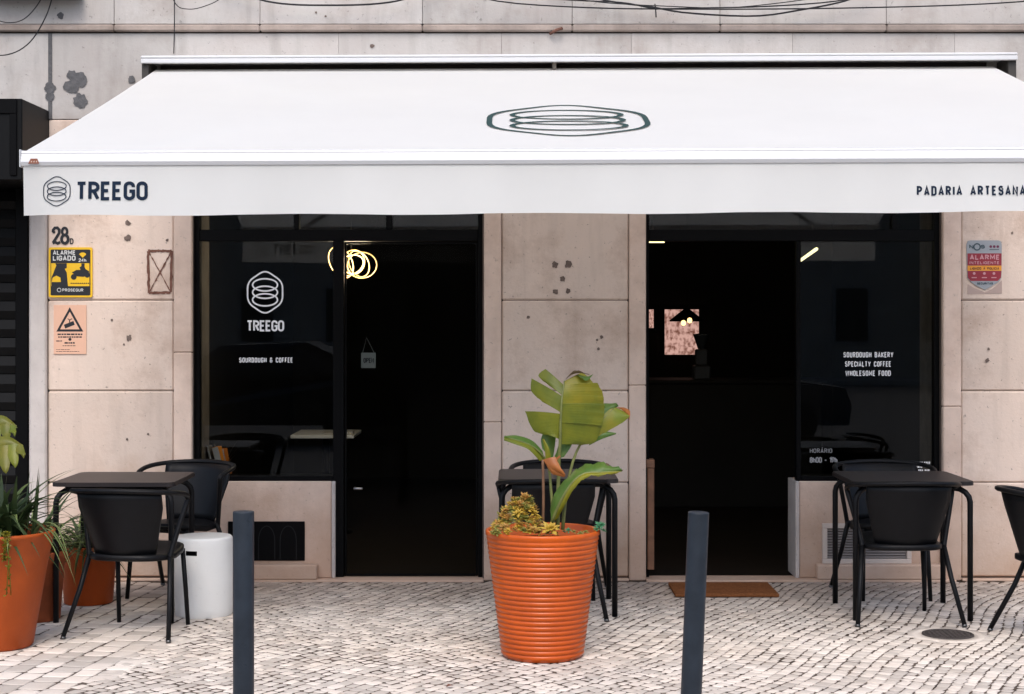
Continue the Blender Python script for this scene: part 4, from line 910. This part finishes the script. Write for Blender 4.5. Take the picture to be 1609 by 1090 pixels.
# lobed yellow-green leaves of a taller plant at the left edge
FP = thing('tall_lobed_plant', 'tall plant with deeply lobed yellow green leaves at the left edge', 'plant', Vector((-2.62, -2.06, .51)))
FO = Vector((-2.62, -2.06, .51))
for (dx_, dy_, yd, mid_, topE, lobes) in (
        (0, 0, -.06, [(-44, 722), (-10, 706), (15, 700), (36, 702)], [(-44, 708), (-14, 690), (14, 686), (37, 700)], [(-24, -30, 748, 10), (-8, -10, 748, 10), (6, 8, 744, 10), (19, 23, 735, 9), (29, 36, 720, 7)]),
        (0, 0, .02, [(-44, 690), (-14, 676), (8, 668), (27, 672)], [(-44, 674), (-16, 658), (6, 653), (27, 669)], [(-22, -26, 704, 10), (-6, -8, 700, 9), (8, 11, 694, 8), (18, 22, 686, 6)]),
        (-90, 20, .05, [(-44, 690), (-14, 676), (8, 668), (27, 672)], [(-44, 674), (-16, 658), (6, 653), (27, 669)], [(-22, -26, 704, 10), (-6, -8, 700, 9), (8, 11, 694, 8), (18, 22, 686, 6)])):
    PQ = lambda a, b, e=0: P(a+dx_, b+dy_, -2.06+yd+e)
    m = MB(); mr_ = [PQ(a, b) for a, b in mid_]; patch(m, mr_, [PQ(a, b, .03) for a, b in topE], 5, 16, .01)
    for k, (xa, xb, yt, hw) in enumerate(lobes):
        ym = np.interp(xa, [q[0] for q in mid_], [q[1] for q in mid_])
        patch(m, [PQ(xa-hw, ym-1), PQ(xa-hw*.9+(xb-xa)*.4, (ym*.5+yt*.5), -.03), PQ(xb-hw*.45, yt-6, -.05), PQ(xb+1, yt, -.055)], [PQ(xa+hw, ym-3), PQ(xa+hw*.9+(xb-xa)*.6, (ym*.5+yt*.5), -.03), PQ(xb+hw*.6, yt-7, -.05), PQ(xb+2, yt, -.055)], 5, 10, .008, k % 2)
    m.build('leaf', [L_GOLD, L_OLIVE], FP, off=FO)
    MB().tube(spline([FO, FO.lerp(mr_[0], .6)+Vector((0, 0, .1)), mr_[0]]+mr_[1:], 16), [.007-.0045*i/15 for i in range(16)], 6).build('stem', L_STEM, FP, off=FO)
# trailing yellow sedum over the rim of the big pot
TO = Vector((-2.46, -2.24, .53)); TR = thing('trailing_sedum', 'yellow trailing plant spilling over the rim of the big orange pot', 'plant', TO); random.seed(5)
for k in range(26):
    a = random.uniform(-2.2, -1.0); r0 = .275; x0_, y0_ = -2.53+r0*math.cos(a), -2.02+r0*math.sin(a)
    ln = random.uniform(.05, .24) if k > 5 else random.uniform(.2, .3); pts = [(x0_*.9+TO.x*.1, y0_*.9+TO.y*.1, .56), (x0_, y0_, .59), (x0_+.02*math.cos(a), y0_+.02*math.sin(a)-.005, .57-ln*.4), (x0_+.0*math.cos(a)+random.uniform(-.02, .03), y0_-.0, .57-ln)]
    sp = spline(pts, 12); m = MB().tube(sp, .0025, 4)
    for i in range(2, 12):
        for j in range(3):
            dv = Vector((random.uniform(-1, 1), random.uniform(-1, .2), random.uniform(-.6, .6))).normalized()*.018; sd = dv.orthogonal().normalized()*.005
            m.add([sp[i], sp[i]+dv*.5+sd, sp[i]+dv, sp[i]+dv*.5-sd], [(0, 1, 2, 3)])
    m.build('trailing_stem', L_GOLD, TR, off=TO)

# ================================================================== THINGS INSIDE THE SHOP
M_GLOW = mat('warm_ring_light', (1, .75, .35), .5, emit=(1, .52, .15, 1.15)); M_TUBEL = mat('tube_light', (1, .95, .6), .5, emit=(1, .88, .45, 1.4))
RL = thing('ring_lamp', 'glowing warm ring chandelier hanging behind the left window and door', 'lamp', (PX(552, .9), .9, PZ(414, .9)))
def torus(rad, tilt, yaw, c, r_=.0034):
    mtx = Matrix.Rotation(R(yaw), 3, 'Z') @ Matrix.Rotation(R(tilt), 3, 'X'); return MB().tube([Vector(c)+mtx@Vector((rad*math.cos(a), 0, rad*math.sin(a))) for a in np.linspace(0, 6.2832, 44)], r_, 8)
for (rad, tl, yw, c) in ((.082, 8, 30, (.015, 0, .01)), (.092, -16, 48, (.05, .02, .0)), (.112, 22, -40, (-.075, .05, .01)), (.098, 30, 8, (.075, -.03, -.012)), (.092, -38, -20, (-.01, .04, -.01))):
    torus(rad, tl, yw, c).build('ring', M_GLOW, RL)
MB().tube([(0, 0, .1), (0, 0, 2.75-PZ(414, .9))], .003, 6).build('cord', M_BLACK, RL)
pl = bpy.data.lights.new('ring_glow', 'POINT'); pl.energy = 14; pl.color = (1, .8, .55); pl.shadow_soft_size = .12
po = bpy.data.objects.new('ring_glow', pl); C.objects.link(po); po.parent = RL; po.location = (0, 0, -.02)
def tubelamp(label, p0, p1, r_=.013):
    p0, p1 = Vector(p0), Vector(p1); c = (p0+p1)/2; t = thing('tube_lamp', label, 'lamp', c, 0, 'linear tube lamps inside the shop')
    MB().tube([p0-c, p1-c], r_, 8).build('tube', M_TUBEL, t)
    m = MB()
    for f in (.15, .85): q = p0.lerp(p1, f); m.tube([q-c+Vector((0, 0, r_)), Vector((q.x-c.x, q.y-c.y, 2.75-c.z))], .003, 5)
    m.build('suspension', M_BLACK, t)
tubelamp('level tube lamp at the left top corner of the right doorway', (.55, 2.0, PZ(378.5, 2.0)), (PX(1044, 2.0), 2.0, PZ(378.5, 2.0)))
tubelamp('slanting tube lamp seen through the top of the right window', (PX(1252, 3.75), 3.75, PZ(413, 3.75)), (PX(1283, 1.35), 1.35, PZ(391, 1.35)), .012)
# lit rear window and pendant lamp
RY = ID-.06
m = bpy.data.materials.new('lit_courtyard'); m.use_nodes = True; N = m.node_tree.nodes; L = m.node_tree.links; b = N['Principled BSDF']; tx = N.new('ShaderNodeTexNoise'); tx.inputs['Scale'].default_value = 9; tx.inputs['Detail'].default_value = 6
cr = N.new('ShaderNodeValToRGB'); cr.color_ramp.elements[0].position = .36; cr.color_ramp.elements[0].color = (.25, .10, .07, 1); cr.color_ramp.elements[1].position = .56; cr.color_ramp.elements[1].color = (.85, .50, .42, 1)
L.new(tx.outputs['Fac'], cr.inputs[0]); L.new(cr.outputs[0], b.inputs['Emission Color']); b.inputs['Emission Strength'].default_value = .42; b.inputs['Base Color'].default_value = (.05, .04, .04, 1); MCY = m
for (xa, xb, ya, yb_, lb) in ((1044, 1098, 557, 486, 'bright rear window deep inside the right doorway'), (1008, 1027, 515, 486, 'narrow bright rear window beside the left jamb of the right doorway')):
    t = thing('rear_window', lb, 'window', (PX((xa+xb)/2, RY), RY, PZ(ya, RY)))
    m = MB(); m.box(PX(xa, RY), PX(xb, RY), RY, RY+.02, PZ(ya, RY), PZ(yb_, RY)); m.build('pane', MCY, t, off=t.location)
    m = MB(); x0, x1, z0, z1 = PX(xa, RY), PX(xb, RY), PZ(ya, RY), PZ(yb_, RY)
    for q in ((x0-.05, x0, z0-.05, z1+.05), (x1, x1+.05, z0-.05, z1+.05), (x0, x1, z0-.05, z0), (x0, x1, z1, z1+.05)): m.box(q[0], q[1], RY-.03, RY+.02, q[2], q[3], .003)
    m.build('frame', M_INT, t, off=t.location)
PL = thing('pendant_lamp', 'dark cone pendant lamp with two glowing bulbs before the rear window', 'lamp', (PX(1079, 4.5), 4.5, PZ(505, 4.5)))
MB().lathe([(.02, .115), (.028, .11), (.155, .01), (.15, .0), (.02, .1)], 24).build('shade', M_BLACK, PL)
for dx, dz in ((-.045, -.012), (.01, .01)): MB().lathe([(0, -.025), (.016, -.018), (.022, 0), (.016, .018), (0, .025)], 12, (dx, -.15, dz)).build('bulb', mat('bulb_glow', (1, .8, .5), .5, emit=(1, .6, .22, 1.8)), PL)
MB().tube([(0, 0, .11), (0, 0, 2.75-PZ(505, 4.5))], .003, 5).build('cord', M_BLACK, PL)
# counter with a coffee machine, in the dark
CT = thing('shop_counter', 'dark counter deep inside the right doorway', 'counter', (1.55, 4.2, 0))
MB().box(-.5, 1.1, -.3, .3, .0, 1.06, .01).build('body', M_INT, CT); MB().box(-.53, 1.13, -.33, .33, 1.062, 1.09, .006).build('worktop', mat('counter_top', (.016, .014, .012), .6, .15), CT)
CM = thing('coffee_grinder', 'dark coffee grinder standing on the shop counter', 'appliance', (PX(1102, 4.1), 4.1, 1.09))
MB().box(-.07, .07, -.09, .09, 0, .12, .01).box(-.05, .05, -.05, .07, .121, .26, .01).build('body', mat('grinder_grey', (.035, .036, .038), .5), CM); MB().lathe([(.03, .262), (.07, .38), (.072, .39), (0, .4)], 16).build('hopper', M_OWIN, CM)
# white table inside the left window
IT = thing('indoor_table', 'white topped table inside the left window', 'table', (PX(512, 2.3), 2.3, 0))
zt_ = PZ(683, 2.2)
MB().box(PX(462, 2.2)-PX(512, 2.3), PX(560, 2.2)-PX(512, 2.3), -.3, .3, zt_-.013, zt_+.012, .003).build('table_top', mat('white_laminate', (.75, .74, .72), .5), IT)
MB().tube([(0, 0, 0), (0, 0, zt_-.014)], .03, 10).lathe([(0, .02), (.2, .018), (.21, 0)], 24).build('pedestal', M_BLACK, IT)
o = MB().box(PX(505, 2.05), PX(522, 2.05), 2.1, 2.2, zt_+.013, zt_+.022, .002).box(PX(541, 2.05), PX(553, 2.05), 2.1, 2.25, zt_+.013, zt_+.03, .002).build('paper_stack', mat('paper', (.5, .48, .46), .8)); tag(o, 'pale papers lying on the white indoor table', 'papers')
# booklets on the inner sill at left
zb = zs0+.013; m_or = mat('orange_cover', (.80, .29, .02), .5); 
def book(label, px, dy, w_, h_, th, tilt, m, yaw=0):
    t = thing('booklet', label, 'booklet', (PX(px, .36+dy), .36+dy, zb+.003)); t.rotation_euler = (R(-4), R(tilt), R(yaw))
    MB().box(-th/2, th/2, 0, w_, 0, h_, .002).build('cover', m, t); MB().box(-th/2+.002, th/2-.002, -.002, w_-.004, .003, h_-.004).build('pages', mat('paper', (.5, .48, .46), .8), t)
book('pale booklet leaning left on the inner sill of the left window', 337, 0, .12, .2, .014, -14, mat('grey_cover', (.16, .15, .145), .6))
book('thick orange booklet leaning on the inner sill of the left window', 349, 0, .12, .19, .042, -15, m_or)
book('slim amber booklet behind the orange one on the inner sill', 357, .1, .12, .17, .02, -12, mat('amber_cover', (.65, .2, .02), .5))
DL = thing('dried_leaves', 'dry grey leaves standing behind the booklets in the left window', 'dried leaves', (PX(352, .45), .45, zb))
for k in range(7):
    mb = MB(); strap(mb, (0, 0, 0), random.uniform(-.9, .6) if k % 2 else random.uniform(2.4, 3.6), .09, random.uniform(.16, .28), .03, .018, k, 8); mb.build('leaf', leafmat('dried_grey_leaf', (.13, .12, .10), (.08, .075, .06), .2), DL)
# sign on the glass door
DS = thing('door_sign', 'small grey card sign hanging on a string behind the left glass door', 'sign', (PX(579, .14), .135, PZ(578, .14)))
m = MB(); s2 = sc(.135); m.box(-11.5/s2, 11.5/s2, -.002, .002, 0, 24/s2, .001); m.build('card', mat('grey_card', (.17, .175, .175), .7), DS)
m = MB(); text(m, 'OPEN', lambda u, v, k: (u, -.0035-k*.0003, v), -7/s2, 8/s2, 8/s2, weight=.2, fitw=15/s2); m.build('lettering', M_SBLK, DS)
MB().tube([(-9/s2, 0, 24/s2), (-3/s2, 0, 48/s2), (9/s2, 0, 24/s2)], .0014, 5).build('string', mat('string_grey', (.2, .2, .2), .8), DS)
# wooden board inside the right doorway
o = MB().box(PX(1017.5, .02), PX(1028, .02), .02, .12, PZ(895, .02), PZ(735, .02), .003).box(PX(1015.5, .02), PX(1028.5, .02), .012, .13, PZ(735, .02)+.001, PZ(722, .02), .003).build('wooden_board', M_WOOD); tag(o, 'narrow brown wooden board standing at the left side of the right doorway', 'board')

# ================================================================== THE OTHER SIDE OF THE STREET (seen only as reflection)
OB = thing('opposite_building', 'cream rendered building across the street seen only as a reflection', 'building', (0, -36, 0))
MB().box(-22, 22, -8, 0, -.1, 7).build('wall', M_OPP, OB)
for i in range(-8, 9):
    for k in range(2):
        x = i*2.4; z = .9+k*3
        w0 = MB().box(x-.55, x+.55, .002, .03, z, z+1.7, .005).build('window', M_KERB, OB); MB().box(x-.45, x+.45, .031, .04, z+.1, z+1.6).build('pane', M_OWIN, w0)
MB().box(-30, 30, -36, -33, -.13, .0).build('far_pavement', M_KERB, kind='structure')

def car(label, x, col, flip=1):
    t = thing('parked_car', label, 'car', (x, -13.2, -.134)); prof = [(-2.05, .28), (-2.1, .55), (-2.0, .80), (-1.1, .92), (-.45, 1.38), (.75, 1.43), (1.55, 1.05), (2.0, .98), (2.08, .6), (2.0, .28)]
    prof = [(flip*a, b) for a, b in prof]; n = len(prof); mb = MB(); mb.add([(a, y*(1 if b < 1 else .86), b) for y in (-.84, .84) for a, b in prof], [tuple(range(n)), tuple(range(2*n-1, n-1, -1))]+[(i, (i+1) % n, n+(i+1) % n, n+i) for i in range(n)])
    mb.build('body', mat(col[0], col[1], .3, .5, coat=.5), t)
    for y0 in (.735, -.755):
        for q in ([(-.95, .95), (-.42, 1.30), (.1, 1.33), (.1, .95)], [(.16, .95), (.16, 1.33), (.72, 1.34), (1.35, 1.02)]):
            MB().add([(flip*a, y0+.02*dy-(b-1)*(.12 if y0 > 0 else -.12)+(.06 if y0 > 0 else -.06), b) for dy in (0, 1) for a, b in q], [(0, 1, 2, 3), (7, 6, 5, 4), (0, 4, 5, 1), (1, 5, 6, 2), (2, 6, 7, 3), (3, 7, 4, 0)]).build('window', M_OWIN, t)
    for wx in (-1.3, 1.3):
        for wy in (-.80, .80): MB().tube([(wx, wy-.1, .31), (wx, wy+.1, .31)], .31, 20).build('wheel', M_CABLE, t)
car('dark parked car across the street reflected in the left window', -3.6, ('dark_car_paint', (.012, .013, .016)))
car('grey parked car across the street reflected in the right window', 2.6, ('grey_car_paint', (.06, .06, .065)), -1)

# a fallen leaf on the cobbles
FLP = Vector((PX(701, -2.95), -2.95, .006)); m = MB(); patch(m, [(0, 0, 0), (.015, .012, .006), (.034, .018, .003)], [(0, 0, .001), (.022, -.010, .012), (.034, .018, .003)], 4, 8, .004); patch(m, [(0, 0, 0), (.015, .012, .006), (.034, .018, .003)], [(0, 0, .001), (.008, .026, .010), (.034, .018, .003)], 4, 8, .004)
fl_ = m.build('fallen_leaf', mat('brown_leaf', (.16, .05, .025), .7, var=.4, vscale=60)); fl_.location = FLP; tag(fl_, 'small reddish brown leaf lying on the cobbles left of the ribbed pot', 'leaf')
